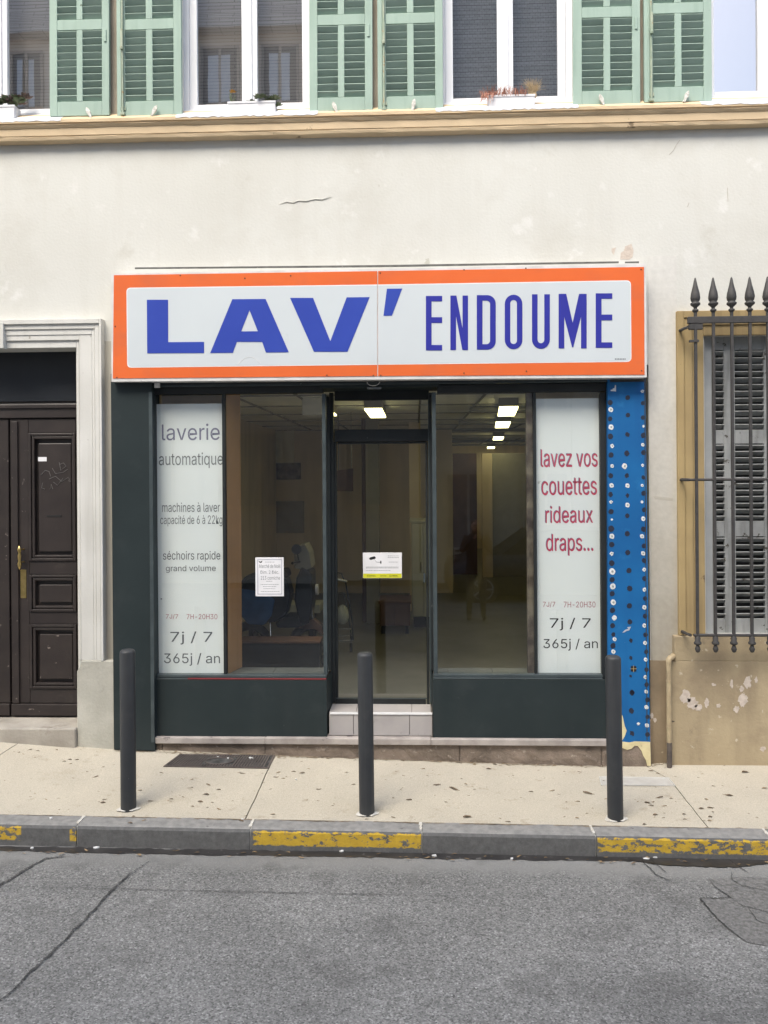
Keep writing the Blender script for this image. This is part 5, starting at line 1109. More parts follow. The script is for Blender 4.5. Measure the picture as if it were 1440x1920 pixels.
# ================================================================== LEAF LITTER
lm = []
for v in range(5):
    rn = random.Random(60+v); L_ = 1; w_ = rn.uniform(.22, .5); mb = MB(); n = 6
    top = [(-1+2*k/n, w_*math.sin(math.pi*k/n)*(1+rn.uniform(-.2, .2))) for k in range(n+1)]
    vs = [(x, y, .15*math.sin(2.2*x+v)+.1) for x, y in top]+[(x, 0, .02+.10*math.sin(2.2*x+v)) for x, y in top]+[(x, -y, .18*math.sin(2.2*x+v)+.12) for x, y in top]; m1 = n+1
    mb.add(vs, [(r_*m1+k, (r_+1)*m1+k, (r_+1)*m1+k+1, r_*m1+k+1) for r_ in range(2) for k in range(n)]); lm.append(mb)
def leaf(px, py, L_, name='fallen_leaf', mat=None, fn=zpave, var=None):
    p = G(px, py, fn); v = random.randrange(5) if var is None else var; a = random.uniform(-.5, .5)
    R_ = Matrix.Translation((p.x, p.y, p.z+.002)) @ Matrix.Rotation(a, 4, 'Z') @ Matrix.Scale(L_/2, 4)
    return MB().add([R_ @ q for q in lm[v].v], lm[v].f), p
for px, py, L_, lb in ((1399, 1448, .095, 'largest brown dead leaf near the foot of the tan wall'), (852, 1480, .085, 'curled brown leaf on the pavement right of the middle bollard'), (879, 1532, .09, 'dark slim leaf lying by the kerb right of the middle bollard'), (1218, 1505, .085, 'brown leaf on the pavement just right of the right bollard'),
                   (1104, 1488, .085, 'dark leaf on the pavement just left of the right bollard'), (765, 1500, .06, 'slim dark leaf right of the middle bollard halfway to the kerb'), (566, 1455-5, .05, 'small dark leaf right of the ribbed iron cover'), (179, 1457, .045, 'small rounded dark leaf left of the left bollard'), (391, 1472, .045, 'small dark leaf below the ribbed iron cover'), (409, 1481, .05, 'slim brown leaf below the ribbed iron cover nearest the joint'),
                   (386, 1490, .055, 'pale brown leaf lowest below the ribbed iron cover'), (1236, 1496, .06, 'slim brown leaf behind the right bollard near the curved joint'), (1229, 1528, .045, 'small leaf near the kerb right of the right bollard'), (1368, 1492, .055, 'dark leaf on the far right slab'), (1333, 1515, .055, 'slim dark leaf right of the curved pavement joint'), (1218, 1446, .055, 'dark leaf at the foot of the blue pillar')):
    mb, p = leaf(px, py, L_); o = mb.build('fallen_leaf', M['leaf'], None, origin=p); tag(o, lb, 'leaf', 'dead leaves on the pavement')
mb = MB(); mb2 = MB(); rn = random.Random(9)
for k in range(330):
    px = rn.uniform(-300, 1750); py = 1400+rn.random()**1.1*145 + max(0, px-700)*.01
    if 200 < px < 540 and py < 1446: continue
    a, _ = leaf(px, py, rn.choice((.015, .02, .02, .03, .04))*rn.uniform(.8, 1.1)); (mb if k % 3 else mb2).add(a.v, a.f)
for k in range(110):      # along the foot of the shopfront
    px = rn.uniform(300, 1135); py = interp(px, [(288, 1409), (500, 1416), (700, 1423), (930, 1431), (1130, 1437)])+rn.gauss(1.5, 1.5)
    a, _ = leaf(px, py, rn.uniform(.012, .035)); (mb if k % 2 else mb2).add(a.v, a.f)
for k in range(160):
    px = rn.uniform(1222, 1700); a, _ = leaf(px, 1428+abs(rn.gauss(0, 3)), rn.uniform(.012, .03)); (mb if k % 4 else mb2).add(a.v, a.f)
for k in range(90):
    px = rn.uniform(-200, 1700); a, _ = leaf(px, 1594+px*.0155+rn.uniform(-3, 9), rn.uniform(.015, .045), fn=zroad); (mb if k % 2 else mb2).add([v+Vector((0, 0, .008)) for v in a.v], a.f)
tag(mb.build('leaf_litter', M['leaf']), 'small dark leaf crumbs scattered over the pavement and gutter', 'leaf litter', None, 'stuff')
tag(mb2.build('leaf_litter', M['leaf2']), 'small pale leaf crumbs scattered over the pavement and gutter', 'leaf litter', None, 'stuff')
mb = MB()
for px, py, s_, fn in ((180, 1591, 9, 0), (815, 1606, 8, 0), (1213, 1612, 10, 0), (428, 1423, 0, 1), (409, 1421, 0, 1), (470, 1423, 8, 1), (95, 1536, 6, 1), (555, 1463, 3, 1), (1228, 1609, 8, 0), (640, 1598, 6, 0), (960, 1612, 5, 0), (60, 1592, 6, 0), (455, 1538, 4, 1)):
    if not s_: s_ = 4
    f_ = zpave if fn else zroad; p = G(px, py, f_); r_ = s_/430; n = 7
    pts = [(p.x+r_*math.cos(t)*rn.uniform(.6, 1.2), p.y+.6*r_*math.sin(t)*rn.uniform(.6, 1.2)) for t in [2*math.pi*k/n for k in range(n)]]
    mb.add([(a, b, p.z+rn.uniform(.008, .014)) for a, b in pts]+[(p.x, p.y, p.z+.013)]+[(a, b, p.z+.002) for a, b in pts], [(k, (k+1) % n, n) for k in range(n)]+[(k, n+1+k, n+1+(k+1) % n, (k+1) % n) for k in range(n)])
tag(mb.build('litter', M['litter']), 'small white scraps of litter in the gutter and on the cover', 'litter', None, 'stuff')
# ================================================================== SHOP INTERIOR
zfl = zs-.02; zce = 3.06
xa, xm2, xr = -2.3, .62, 2.95; y0_, ym, yb2 = .30, 6.7, 14.6
def struct(name, mb, mat): return tag(mb.build(name, mat), kind='structure')
mb = MB(); mb.box(xa-.1, xa, y0_+.02, ym, zfl, zce); mb.box(xa-.1, xm2, ym, ym+.1, zfl, zce); mb.box(xm2-.1, xm2, ym+.1, yb2, zfl, zce); mb.box(xm2-.1, xr+.1, yb2, yb2+.1, zfl, zce); mb.box(xr, xr+.1, y0_+.02, yb2, zfl, zce)
struct('interior_wall', mb, M['inwall'])
struct('interior_floor', MB().box(xa-.1, xr+.1, YD+.06, yb2+.1, zfl-.05, zfl), M['infloor'])
struct('interior_ceiling', MB().box(xa-.1, xr+.1, .31, yb2+.1, zce, zce+.05), M['inceil'])
cgr = MB()
for k in range(13): cgr.box(xa, xr, .9+k*1.15, .925+k*1.15, zce-.012, zce-.001)
for x in (-1.7, -1.1, .05, .65, 1.6, 2.2): cgr.box(x, x+.022, .32, yb2, zce-.013, zce-.0005)
for k in range(6): cgr.box(xm2, xr, 2.3+k*2.2, 2.5+k*2.2, zce-.045, zce-.013)
tag(cgr.build('ceiling_grid', M['inrail']), kind='structure')
def lightfix(x, y, L_, wd, label, h=.085, rot=0):
    o = empty('ceiling_light', (x, y, zce)); tag(o, label, 'ceiling light', 'fluorescent fixtures on the shop ceiling')
    MB().box(x-wd/2, x+wd/2, y, y+L_, zce-h, zce-.002).build('housing', M['fixt2'] if h < .1 else M['fixt'], o)
    MB().box(x-wd/2+.003, x+wd/2-.003, y+.004, y+L_-.004, zce-h-.017, zce-h-.0005).build('diffuser', M['lamp'], o)
    o.rotation_euler = (0, 0, math.radians(rot))
lightfix(-.41, 1.45, 1.15, .18, 'lit ceiling light seen through the pane above the door')
tag(MB().box(-1.085, -.895, 1.2, 1.5, zce-.165, zce-.002).build('ceiling_box', M['inceil'], None, .006), 'beige box on the ceiling at the top right corner of the left window', 'box')
lightfix(-.895, 1.75, .5, .09, 'narrow lit ceiling light half hidden by the steel corner post')
for x, y, lb in ((.93, 1.4, 'nearest lit ceiling light of the row in the right window'), (1.13, 3.7, 'second lit ceiling light of the row in the right window'), (1.50, 7.8, 'third lit ceiling light of the row in the right window'), (1.86, 13.0, 'farthest lit ceiling light of the row in the right window')):
    lightfix(x, y, 1.15, .19, lb, .085, -5.2)
# display window bays
for nm, a, b in (('l', 289, 612), ('r', 813, 1139)):
    x0, x1 = X(a, 0, 1200), X(b, 0, 1200)
    if nm == 'l': xe_ = xl1-.02
    o = empty('display_platform', ((x0+x1)/2, .15, 0)); tag(o, 'tiled display platform behind the %s shop window' % ('left' if nm == 'l' else 'right'), 'platform', None)
    MB().box(x0, x1, .031, .31, zfl, zsl-.012).build('base', M['dwood'], o)
    cx = [x0, x0+.16, x0+.56, x0+.96, x1] if nm == 'l' else [x0, X(841, .1, 1255), X(925, .1, 1255), X(1010, .1, 1255), x1]
    for u, v in zip(cx, cx[1:]):
        for ya, yb3 in ((.045, .17), (.17, .31)): MB().box(u+.002, v-.002, ya+.0015, yb3-.0015, zsl-.0118, zsl-.002).build('tile', M['dfloor'], o)
# orange brown side board of the left bay (slanted)
a, b = P(424.5, 1262, .05), P(454, 1250, .31); zt = zce-.02
bo = MB(); dx = Vector((-.018, 0, 0)); zb_ = zsl
bo.add([(a.x, a.y, zb_), (b.x, b.y, zb_), (b.x, b.y, zt), (a.x, a.y, zt), (a.x-.02, a.y, zb_), (b.x-.02, b.y, zb_), (b.x-.02, b.y, zt), (a.x-.02, a.y, zt)], [(0, 1, 2, 3), (4, 7, 6, 5), (0, 3, 7, 4), (1, 5, 6, 2), (3, 2, 6, 7), (0, 4, 5, 1)])
tag(bo.build('side_board', M['wood']), 'upright orange brown board beside the pale panel in the left window', 'board')
bk = MB(); bk.box(X(291, .1, 1000), a.x-.03, .30, .32, zsl, zt); tag(bk.build('backing_board', M['inwall']), 'board closing off the niche behind the left lettered panel', 'board')
bk = MB(); bk.box(X(1003, .1, 1000), X(1139, 0, 1000), .30, .32, zsl, zt); tag(bk.build('backing_board', M['inwall']), 'board closing off the niche behind the right lettered panel', 'board')
# things in the room: placed on the floor at real distance
def pr_(px, py, Y): return P(px, py, Y)
def hung(name, px0, py0, px1, py1, Y, mat, label, cat, th=.03):
    o = MB().r(px0, py0, px1, py1, Y-th, Y-.002).build(name, mat, None, .004); tag(o, label, cat); return o
hung('picture', 518, 868, 564, 899, ym, M['pict'], 'dark small picture high on the back wall seen through the left window', 'picture')
hung('notice_board', 518, 940, 570, 999, ym, M['gpanel'], 'grey green board on the back wall below the small picture', 'notice board')
hung('wall_duct', 516, 806, 551, 868, ym, M['inceil'], 'pale boxed duct between ceiling and picture on the back wall', 'duct', .05)
hung('wall_duct', 686.5, 770, 711, 1300, 4.2, M['gpanel'], 'tall grey boxed column seen through the door left of centre', 'column', .25)
hung('wall_duct', 768, 780, 790, 1300, 5.2, M['inwall'], 'tall beige boxed column seen through the door right of centre', 'column', .25)
hung('dark_post', 679, 770, 686, 1300, 4.2, M['dwood'], 'dark narrow post beside the grey boxed column', 'post', .12)
hung('notice', 922, 945, 945, 978, 9.0, M['machine'], 'pale notice with a round mark far back on the right room wall', 'notice', .02) if False else None
hung('partition', 905, 850, 924, 1240, 8.8, M['inwall'], 'narrow beige partition edge far back in the right window', 'partition', .1)
hung('partition', 924.5, 850, 1003, 1210, 8.9, M['gpanel'], 'wide brownish partition panel far back in the right window', 'partition', .06)
hung('inner_door', 850, 850, 895, 1230, 9.2, M['dwood'], 'dark brown inner door far back in the right window', 'door', .06)
# side sign on the wall near the door, turned
sp_ = MB(); p0, p1 = P(632, 900, 3.4), P(662, 900, 3.0)
zt0, zt1, zb0_, zb1_ = P(632, 882, 3.4).z, P(662, 878, 3.0).z, P(632, 921, 3.4).z, P(662, 921, 3.0).z
sp_.add([(p0.x, p0.y, zb0_), (p1.x, p1.y, zb1_), (p1.x, p1.y, zt1), (p0.x, p0.y, zt0), (p0.x, p0.y+.03, zb0_), (p1.x, p1.y+.03, zb1_), (p1.x, p1.y+.03, zt1), (p0.x, p0.y+.03, zt0)], [(0, 1, 2, 3), (7, 6, 5, 4), (3, 2, 6, 7), (0, 4, 5, 1), (0, 3, 7, 4), (1, 5, 6, 2)])
sg_ = empty('hanging_sign', (p1.x, p1.y, zb1_)); tag(sg_, 'dark brown sign board hanging behind the door glass', 'sign'); sp_.build('board', M['dwood'], sg_)
MB().tube([(p0.x+.02, p0.y+.01, zt0), (p0.x+.02, p0.y+.01, zce)], .004, 5).tube([(p1.x-.02, p1.y+.01, zt1), (p1.x-.02, p1.y+.01, zce)], .004, 5).build('wire', M['ink_g'], sg_)
# cabinet, laundry machine, trolley, scooter
def cabinet():
    Y = 3.3; o = empty('cabinet', P(745, 1195, Y)); tag(o, 'dark brown wooden cabinet on short legs seen through the glass door', 'cabinet')
    x0, x1 = X(712, Y, 1150), X(769, Y, 1150); zt, zb = Z(1132, Y, 740), zfl+.10
    MB().box(x0, x1, Y, Y+.5, zb, zt).build('carcass', M['dwood'], o, .006); MB().box(x0-.015, x1+.015, Y-.015, Y+.5, zt+.0005, zt+.03).build('top', M['dwood'], o, .004)
    xm_ = (x0+x1)/2
    for a, b in ((x0+.01, xm_-.003), (xm_+.003, x1-.01)): MB().box(a, b, Y-.016, Y-.001, zb+.01, zt-.012).build('door', M['dwood'], o, .004)
    for a in (x0+.02, x1-.06): MB().box(a, a+.04, Y+.02, Y+.06, zfl, zb-.0005).build('leg', M['blackpl'], o); MB().box(a, a+.04, Y+.44, Y+.48, zfl, zb-.0005).build('leg', M['blackpl'], o)
cabinet()
def cupboard():
    Y = 3.7; x0, x1 = X(772, Y, 1100), X(812, Y, 1100); zt = Z(980, Y, 790); o = empty('cupboard', ((x0+x1)/2, Y, zfl)); tag(o, 'pale tall narrow cupboard behind the right edge of the glass door', 'cupboard')
    MB().box(x0, x1, Y, Y+.5, zfl+.14, zt).build('carcass', M['machine'], o, .008); MB().box(x0+.02, x1-.02, Y+.02, Y+.48, zfl, zfl+.139).build('plinth', M['blackpl'], o)
    MB().box(x0-.02, x1+.02, Y-.02, Y+.5, zt+.0005, zt+.035).build('top', M['machine'], o, .004)
    xm_ = x0+(x1-x0)*.55
    for a, b in ((x0+.008, xm_-.003), (xm_+.003, x1-.008)): MB().box(a, b, Y-.018, Y-.001, zfl+.15, zt-.01).build('door', M['machine'], o, .004)
    MB().tube([(xm_-.03, Y-.035, zt-.62), (xm_-.03, Y-.035, zt-.50)], .007, 8).build('handle', M['chrome'], o)
cupboard()
def trolley():
    Y = 2.3; o = empty('laundry_trolley', P(640, 1230, Y)); tag(o, 'dark wire laundry trolley with a white grip and a pale plastic bag', 'trolley')
    q = lambda a, b, dy=0: P(a, b, Y+dy)
    MB().tube([q(606, 1182), q(610, 1082), q(622, 1072), q(640, 1075), q(648, 1092), q(660, 1160), q(662, 1200)], .008, 8).build('frame', M['blackpl'], o)
    MB().tube([q(606, 1182, .35), q(614, 1108, .35), q(646, 1112, .35), q(660, 1200, .35)], .008, 8).build('frame', M['blackpl'], o)
    MB().tube([q(626, 1085, -.02), q(650, 1090, -.02)], .012, 8).build('grip', M['paper'], o)
    for py in (1178, 1190, 1200): MB().tube([q(604, py), q(663, py+2)], .005, 6).build('rail', M['chrome'], o)
    for a in (608, 658):
        c = q(a, 1215); MB().tube([(c.x-.012, c.y, zfl+.05), (c.x+.012, c.y, zfl+.05)], .05, 14).build('wheel', M['rubber'], o)
        MB().tube([(c.x, c.y, zfl+.05), (c.x, c.y, zfl+.2)], .008, 6).build('leg', M['blackpl'], o)
    b_ = q(642, 1152, -.05); mb = MB(); n = 14; rn = random.Random(3); pr2 = [(.02, 1134), (.045, 1139), (.062, 1148), (.066, 1158), (.052, 1166), (.02, 1170)]
    for r_, py in pr2:
        z = Z(py, Y-.05, 640)
        for k in range(n): t = 2*math.pi*k/n; r3 = r_*(1+rn.uniform(-.22, .22)); mb.v.append(Vector((b_.x+r3*math.cos(t), b_.y+r3*math.sin(t), z)))
    mb.f = [(i*n+k, (i+1)*n+k, (i+1)*n+(k+1) % n, i*n+(k+1) % n) for i in range(len(pr2)-1) for k in range(n)]+[tuple(range(n))[::-1], tuple((len(pr2)-1)*n+k for k in range(n))]; mb.sm = [True]*len(mb.f)
    tag(mb.build('plastic_bag', M['bag']), 'pale crumpled plastic bag hanging on the laundry trolley', 'bag')
trolley()
def scooter():  # placed indoors to stand in for a scooter reflected from the street
    Y = 1.55; g = P(520, 1240, Y); o = empty('motor_scooter', (g.x, Y, zfl)); tag(o, 'dark motor scooter with a blue leg cover standing in for a reflection in the left window', 'scooter')
    q = lambda a, b, dy=0: P(a, b, Y+dy)
    def wheel(px):
        c = q(px, 1200); c.z = zfl+.24; n = 22; mb = MB()
        for k in range(n):
            t = 2*math.pi*k/n
            for j in range(8): u = 2*math.pi*j/8; r_ = .195+.045*math.cos(u); mb.v.append(Vector((c.x+r_*math.cos(t), c.y+.05*math.sin(u), c.z+r_*math.sin(t))))
        mb.f = [(k*8+j, k*8+(j+1) % 8, ((k+1) % n)*8+(j+1) % 8, ((k+1) % n)*8+j) for k in range(n) for j in range(8)]; mb.sm = [True]*len(mb.f)
        w_ = mb.build('wheel', M['rubber'], o); m2 = MB().tube([(c.x, c.y-.03, c.z), (c.x, c.y+.03, c.z)], .05, 12)
        for k in range(5): t = 2*math.pi*k/5; m2.tube([(c.x, c.y, c.z), (c.x+.15*math.cos(t), c.y, c.z+.15*math.sin(t))], .012, 6)
        m2.build('rim', M['blackpl'], w_)
    wheel(468); wheel(585)
    def body(name, pts, w1, mat, bev=.02): mb = MB(); mb.prism([(q(a, b).x, q(a, b).z) for a, b in pts], Y-w1, Y+w1); return mb.build(name, mat, o, bev)
    body('tail_body', [(446, 1120), (452, 1096), (470, 1082), (500, 1078), (540, 1082), (548, 1110), (540, 1150), (520, 1162), (480, 1164), (456, 1150)], .13, M['blackpl'])
    body('seat', [(452, 1095), (462, 1080), (490, 1068), (540, 1066), (545, 1080), (500, 1086)], .12, M['rubber'])
    body('floorboard', [(520, 1163), (540, 1152), (580, 1152), (584, 1164), (560, 1172), (524, 1172)], .15, M['blackpl'])
    body('leg_shield', [(566, 1165), (556, 1120), (560, 1080), (570, 1058), (588, 1070), (590, 1120), (584, 1160)], .17, M['blackpl'])
    body('front_mudguard', [(560, 1176), (572, 1162), (590, 1160), (604, 1172), (608, 1190), (592, 1178), (575, 1178)], .06, M['dwood'], .008)
    body('windshield', [(556, 1062), (556, 1036), (562, 1022), (576, 1018), (584, 1034), (588, 1062), (574, 1066)], .16, M['gpanel'], .01)
    body('leg_cover', [(455, 1100), (498, 1106), (520, 1120), (514, 1150), (500, 1168), (470, 1166), (456, 1150)], .145, M['bluecov'])
    MB().tube([q(548, 1056, -.3), q(566, 1052, -.1), q(574, 1052, 0), q(566, 1052, .1), q(548, 1056, .3)], .014, 8).build('handlebar', M['blackpl'], o)
    MB().tube([q(560, 1050, -.22), q(556, 1030, -.3)], .006, 6).tube([q(556, 1030, -.31), q(556, 1030, -.29)], .05, 14).build('mirror', M['blackpl'], o)
    MB().tube([q(576, 1060), q(588, 1180)], .022, 8).build('fork', M['chrome'], o)
    MB().tube([q(506, 1165, -.08), q(508, 1205, -.16)], .009, 6).build('side_stand', M['chrome'], o)
    MB().tube([q(592, 1105, -.04), q(597, 1105, -.04)], .055, 14).build('headlight', M['alu'], o)
scooter()
o = empty('bench', P(525, 1232, 2.7)); tag(o, 'low pale bench behind the scooter in the left window', 'bench')
x0, x1 = X(452, 2.7, 1180), X(600, 2.7, 1180); zb_ = zfl+.46
MB().box(x0, x1, 2.7, 3.05, zb_-.10, zb_).build('seat', M['machine'], o, .006)
for x in (x0+.08, x1-.14): MB().box(x, x+.06, 2.74, 3.0, zfl, zb_-.101).build('leg', M['blackpl'], o)
o = empty('low_chest', P(520, 1240, 1.15)); tag(o, 'dark low chest hiding the wheels of the scooter in the left window', 'chest')
x0, x1 = X(456, 1.15, 1230), X(603, 1.15, 1230)
MB().box(x0, x1, 1.0, 1.2, zfl, Z(1206, 1.0, 520)).build('carcass', M['blackpl'], o, .006)
MB().box(x0-.01, x1+.01, .985, 1.21, Z(1206, 1.0, 520)+.0005, Z(1203, 1.0, 520)+.01).build('lid', M['dwood'], o, .004)
# ================================================================== OPPOSITE SIDE OF THE STREET (seen in the glass)
yo = -12.2
tag(sheet('opposite_pavement', -16, 16, yo-.2, -10.9, 40, 1, lambda x, y: zk(x)-.02, M['pave']), kind='structure')
ok = MB().box(-16, 16, -10.98, -10.9, -.8, -.07); tag(ok.build('opposite_kerb', M['kerb']), kind='structure')
def house(name, x0, x1, eave, roofm, rise, wallm, label, wins):
    o = empty(name, ((x0+x1)/2, yo-2, -.2)); tag(o, label, 'house', None)
    MB().box(x0, x1, yo-8, yo, -.9, eave).build('wall', wallm, o)
    mb = MB(); e_ = .35
    mb.add([(x0, yo+e_, eave), (x1, yo+e_, eave), (x1, yo-1.2, eave+rise), (x0, yo-1.2, eave+rise), (x1, yo-8.3, eave+rise*1.1), (x0, yo-8.3, eave+rise*1.1), (x1, yo-8.3, eave), (x0, yo-8.3, eave)], [(0, 1, 2, 3)[::-1], (3, 2, 4, 5)[::-1], (0, 3, 5, 7), (1, 6, 4, 2), (0, 7, 6, 1)])
    mb.build('roof', roofm, o)
    for (a, b, c, d, cur) in wins:
        w_ = MB().box(a, b, yo-.02, yo+.03, c, d).build('window', M['opanes'] if cur else M['winmid'], o)
        fr = MB()
        for u in (a, (a+b)/2-.03, b-.06): fr.box(u, u+.06, yo+.031, yo+.06, c, d)
        fr.box(a, b, yo+.0305, yo+.058, c-.06, c); fr.box(a, b, yo+.0305, yo+.058, d, d+.06); fr.build('frame', wallm if not cur else M['rooftile'], w_)
        if cur:
            for u in (a+.18, b-.5): MB().box(u, u+.28, yo+.032, yo+.05, c+.05, d-.15).build('curtain', M['curtain'], w_)
Yv = 12.2+.18
vm = lambda px, py: (P(px, py, Yv).x, P(px, py, Yv).z)
wz0, wz1 = vm(450, 196)[1], vm(450, 92)[1]
winsA = [(vm(20, 0)[0], vm(82, 0)[0], wz0, wz1, 1), (vm(376, 0)[0], vm(449, 0)[0], wz0, wz1, 1), (vm(490, 0)[0], vm(560, 0)[0], wz0, wz1, 1)]
for fl in (1.6, 5.0, 7.9):
    for xx in (-12, -9.4, -6.8, -4.2, -1.7): winsA.append((xx, xx+1.1, fl, fl+1.7, 0))
house('opposite_house', -15, .1, wz1+.35, M['roof_t'], 4.5, M['oppwall2'], 'tall rose beige house across the street with brown tiled roof', winsA)
wB = [(xx, xx+1.1, fl, fl+1.7, 0) for fl in (.6, 3.8, 6.6) for xx in (.7, 2.5)]
house('opposite_house', .14, vm(1062, 0)[0], 9.9, M['slate_t'], 9.0, M['oppwall'], 'narrow beige house across the street under a steep slate roof', wB)
wC = [(xx, xx+1.1, fl, fl+1.7, 0) for fl in (.6, 3.8) for xx in (4.6, 7.0, 9.6, 12.2)]
house('opposite_house', vm(1062, 0)[0]+.04, 15, 7.2, M['roof_t'], 1.2, M['oppwall'], 'low beige house across the street with shallow roof', wC)
def car(x, y, mirror=1):
    zg = zroad(x, y)-.03; o = empty('parked_car', (x, y, zg)); tag(o, 'dark hatchback parked on the far side mirrored in the shop glass', 'car')
    sec = [(-2.0, .32, .62, .70), (-1.9, .25, .80, .80), (-1.2, .20, .93, .85), (-.9, .20, .97, .86), (.9, .20, .98, .86), (1.5, .22, .96, .83), (1.9, .28, .90, .78), (2.0, .35, .70, .70)]
    mb = MB()
    for sx, zl, zh, hw in sec: mb.v += [Vector((x+sx*mirror, y+s_*w_, zg+z)) for s_, w_, z in ((-1, hw*.94, zl), (-1, hw, (zl+zh)/2), (-1, hw*.93, zh), (1, hw*.93, zh), (1, hw, (zl+zh)/2), (1, hw*.94, zl))]
    mb.f = [(i*6+k, i*6+(k+1) % 6, (i+1)*6+(k+1) % 6, (i+1)*6+k) for i in range(7) for k in range(6)]+[tuple(range(6))[::-1], tuple(42+k for k in range(6))]; mb.sm = [True]*len(mb.f)
    mb.build('body', M['carpaint'], o)
    cs = [(-.95, .96, .0), (-.35, 1.40, .12), (.2, 1.46, .13), (1.2, 1.42, .14), (1.75, .97, .02)]
    mb = MB()
    for sx, z, ins in cs: mb.v += [Vector((x+sx*mirror, y+s_*(.78-ins), zg+z)) for s_ in (-1, 1)]
    for sx in (-.95, 1.75): mb.v += [Vector((x+sx*mirror, y+s_*.78, zg+.95)) for s_ in (-1, 1)]
    mb.f = [(2*i, 2*i+1, 2*i+3, 2*i+2) for i in range(4)]+[(0, 2, 4, 6, 8), (9, 7, 5, 3, 1)]; mb.sm = [False]*len(mb.f); mb.build('cabin', M['opanes'], o)
    for sx in (-1.3, 1.25):
        for s_ in (-1, 1):
            yy_ = y+s_*.74; w_ = MB().tube([(x+sx, yy_-.1, zg+.31), (x+sx, yy_+.1, zg+.31)], .31, 24).build('wheel', M['rubber'], o)
            m2 = MB()
            for k in range(5): t = 2*math.pi*k/5; m2.tube([(x+sx, yy_+s_*.105, zg+.31), (x+sx+.2*math.cos(t), yy_+s_*.105, zg+.31+.2*math.sin(t))], .022, 6)
            m2.tube([(x+sx+.2*math.cos(t), yy_+s_*.105, zg+.31+.2*math.sin(t)) for t in [2*math.pi*k/20 for k in range(21)]], .015, 6, False); m2.build('rim', M['rimmetal'], w_)
    for s_ in (-1, 1): MB().box(x-1.93, x-1.86, y+s_*.6-.12, y+s_*.6+.12, zg+.6, zg+.74).build('headlight', M['alu'], o, .01)
car(2.6, -9.8)

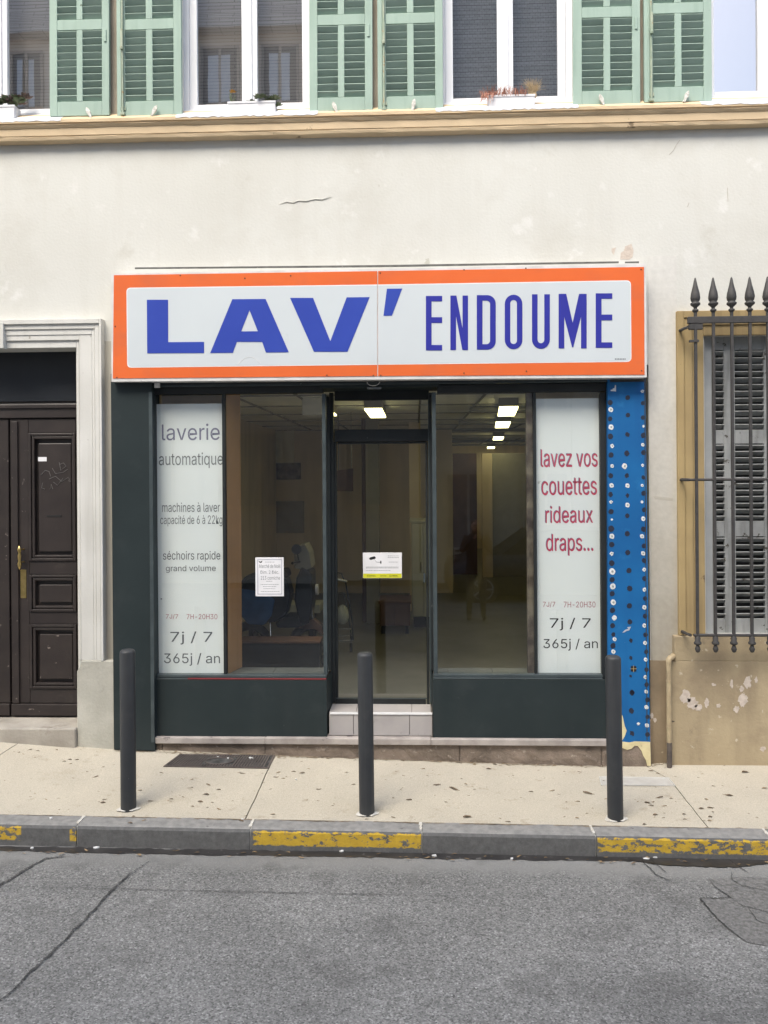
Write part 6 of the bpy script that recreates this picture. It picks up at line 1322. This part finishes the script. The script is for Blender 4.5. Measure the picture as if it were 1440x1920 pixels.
def photographer():
    x, y = 1.02, -6.95; zg = zroad(x, y); o = empty('person', (x, y, zg)); tag(o, 'person in a dark jacket raising a phone, mirrored faintly in the right window', 'person')
    J = {'pel': (0, 0, .92, .15), 'wst': (0, .01, 1.08, .145), 'cst': (0, 0, 1.30, .17), 'nk': (0, .0, 1.45, .065), 'hd0': (0, .02, 1.52, .075), 'hd1': (0, .015, 1.61, .092), 'hd2': (0, .01, 1.69, .065),
         'shl': (-.17, 0, 1.39, .065), 'ell': (-.24, .12, 1.16, .048), 'wrl': (-.10, .33, 1.36, .030), 'hal': (-.07, .37, 1.42, .034), 'shr': (.17, 0, 1.39, .065), 'elr': (.24, .12, 1.16, .048), 'wrr': (.08, .33, 1.36, .030), 'har': (.05, .37, 1.42, .034),
         'hl': (-.09, 0, .86, .10), 'kl': (-.11, .03, .48, .068), 'al': (-.12, -.01, .08, .045), 'tl': (-.13, .15, .035, .036), 'hr': (.09, 0, .86, .10), 'kr': (.11, .03, .48, .068), 'ar': (.12, -.01, .08, .045), 'tr': (.13, .15, .035, .036)}
    E_ = [('pel', 'wst'), ('wst', 'cst'), ('cst', 'nk'), ('nk', 'hd0'), ('hd0', 'hd1'), ('hd1', 'hd2'), ('cst', 'shl'), ('shl', 'ell'), ('ell', 'wrl'), ('wrl', 'hal'), ('cst', 'shr'), ('shr', 'elr'), ('elr', 'wrr'), ('wrr', 'har'), ('pel', 'hl'), ('hl', 'kl'), ('kl', 'al'), ('al', 'tl'), ('pel', 'hr'), ('hr', 'kr'), ('kr', 'ar'), ('ar', 'tr')]
    ks = list(J); me = bpy.data.meshes.new('body'); me.from_pydata([J[k][:3] for k in ks], [(ks.index(a), ks.index(b)) for a, b in E_], [])
    b = bpy.data.objects.new('body', me); COL.objects.link(b); b.parent = o; me.materials.append(M['jacket'])
    sk = b.modifiers.new('skin', 'SKIN'); lay = me.skin_vertices[0] if me.skin_vertices else None
    if lay is None:
        import bmesh as _b
        bm = _b.new(); bm.from_mesh(me); bm.verts.layers.skin.verify(); bm.to_mesh(me); bm.free(); lay = me.skin_vertices[0]
    for i, k in enumerate(ks): lay.data[i].radius = (J[k][3],)*2
    lay.data[0].use_root = True
    b.modifiers.new('sub', 'SUBSURF').levels = 2; b.modifiers['sub'].render_levels = 2
    W = Vector((x, y, zg))
    f = MB(); n = 16
    for i in range(9):
        ph = math.pi*i/8
        for k in range(n): t = 2*math.pi*k/n; f.v.append(W+Vector((.079*math.sin(ph)*math.cos(t), .035+.079*math.sin(ph)*math.sin(t), 1.575+.105*math.cos(ph))))
    f.f = [(i*n+k, (i+1)*n+k, (i+1)*n+(k+1) % n, i*n+(k+1) % n) for i in range(8) for k in range(n)]; f.sm = [True]*len(f.f); hd = f.build('head', M['skin'], o)
    MB().prism([(x-.012, zg+1.55), (x+.012, zg+1.55), (x+.006, zg+1.60), (x-.006, zg+1.60)], y+.10, y+.135).build('nose', M['skin'], hd)
    for s_ in (-1, 1): MB().tube([W+Vector((s_*.030, .108, 1.600)), W+Vector((s_*.030, .118, 1.600))], .010, 8).build('eye', M['dark'], hd)
    MB().tube([W+Vector((-.022, .112, 1.525)), W+Vector((.022, .112, 1.525))], .006, 6).build('mouth', M['redpl'], hd)
    for sx in (-1, 1):
        for k in range(4): a = W+Vector((sx*(.062-.006*k), .37, 1.40+.018*k)); MB().tube([a, a+Vector((-sx*.012, .035, .01)), a+Vector((-sx*.035, .040-.003*abs(k-1.5), .012))], [.009, .0085, .007], 6).build('finger', M['skin'], o)
        a = W+Vector((sx*.060, .36, 1.40)); MB().tube([a, a+Vector((-sx*.02, -.01, .03)), a+Vector((-sx*.035, -.005, .045))], [.011, .010, .008], 6).build('thumb', M['skin'], o)
    ph = MB().box(x-.036, x+.036, y+.385, y+.393, zg+1.37, zg+1.52).build('phone', M['blackpl'], None, .003); tag(ph, 'dark phone held up by the person mirrored in the right window', 'phone')
M['jacket'] = plain('dark_jacket', (.05, .045, .05, 1), .8); M['skin'] = plain('skin', (.45, .28, .20, 1), .55)
photographer()
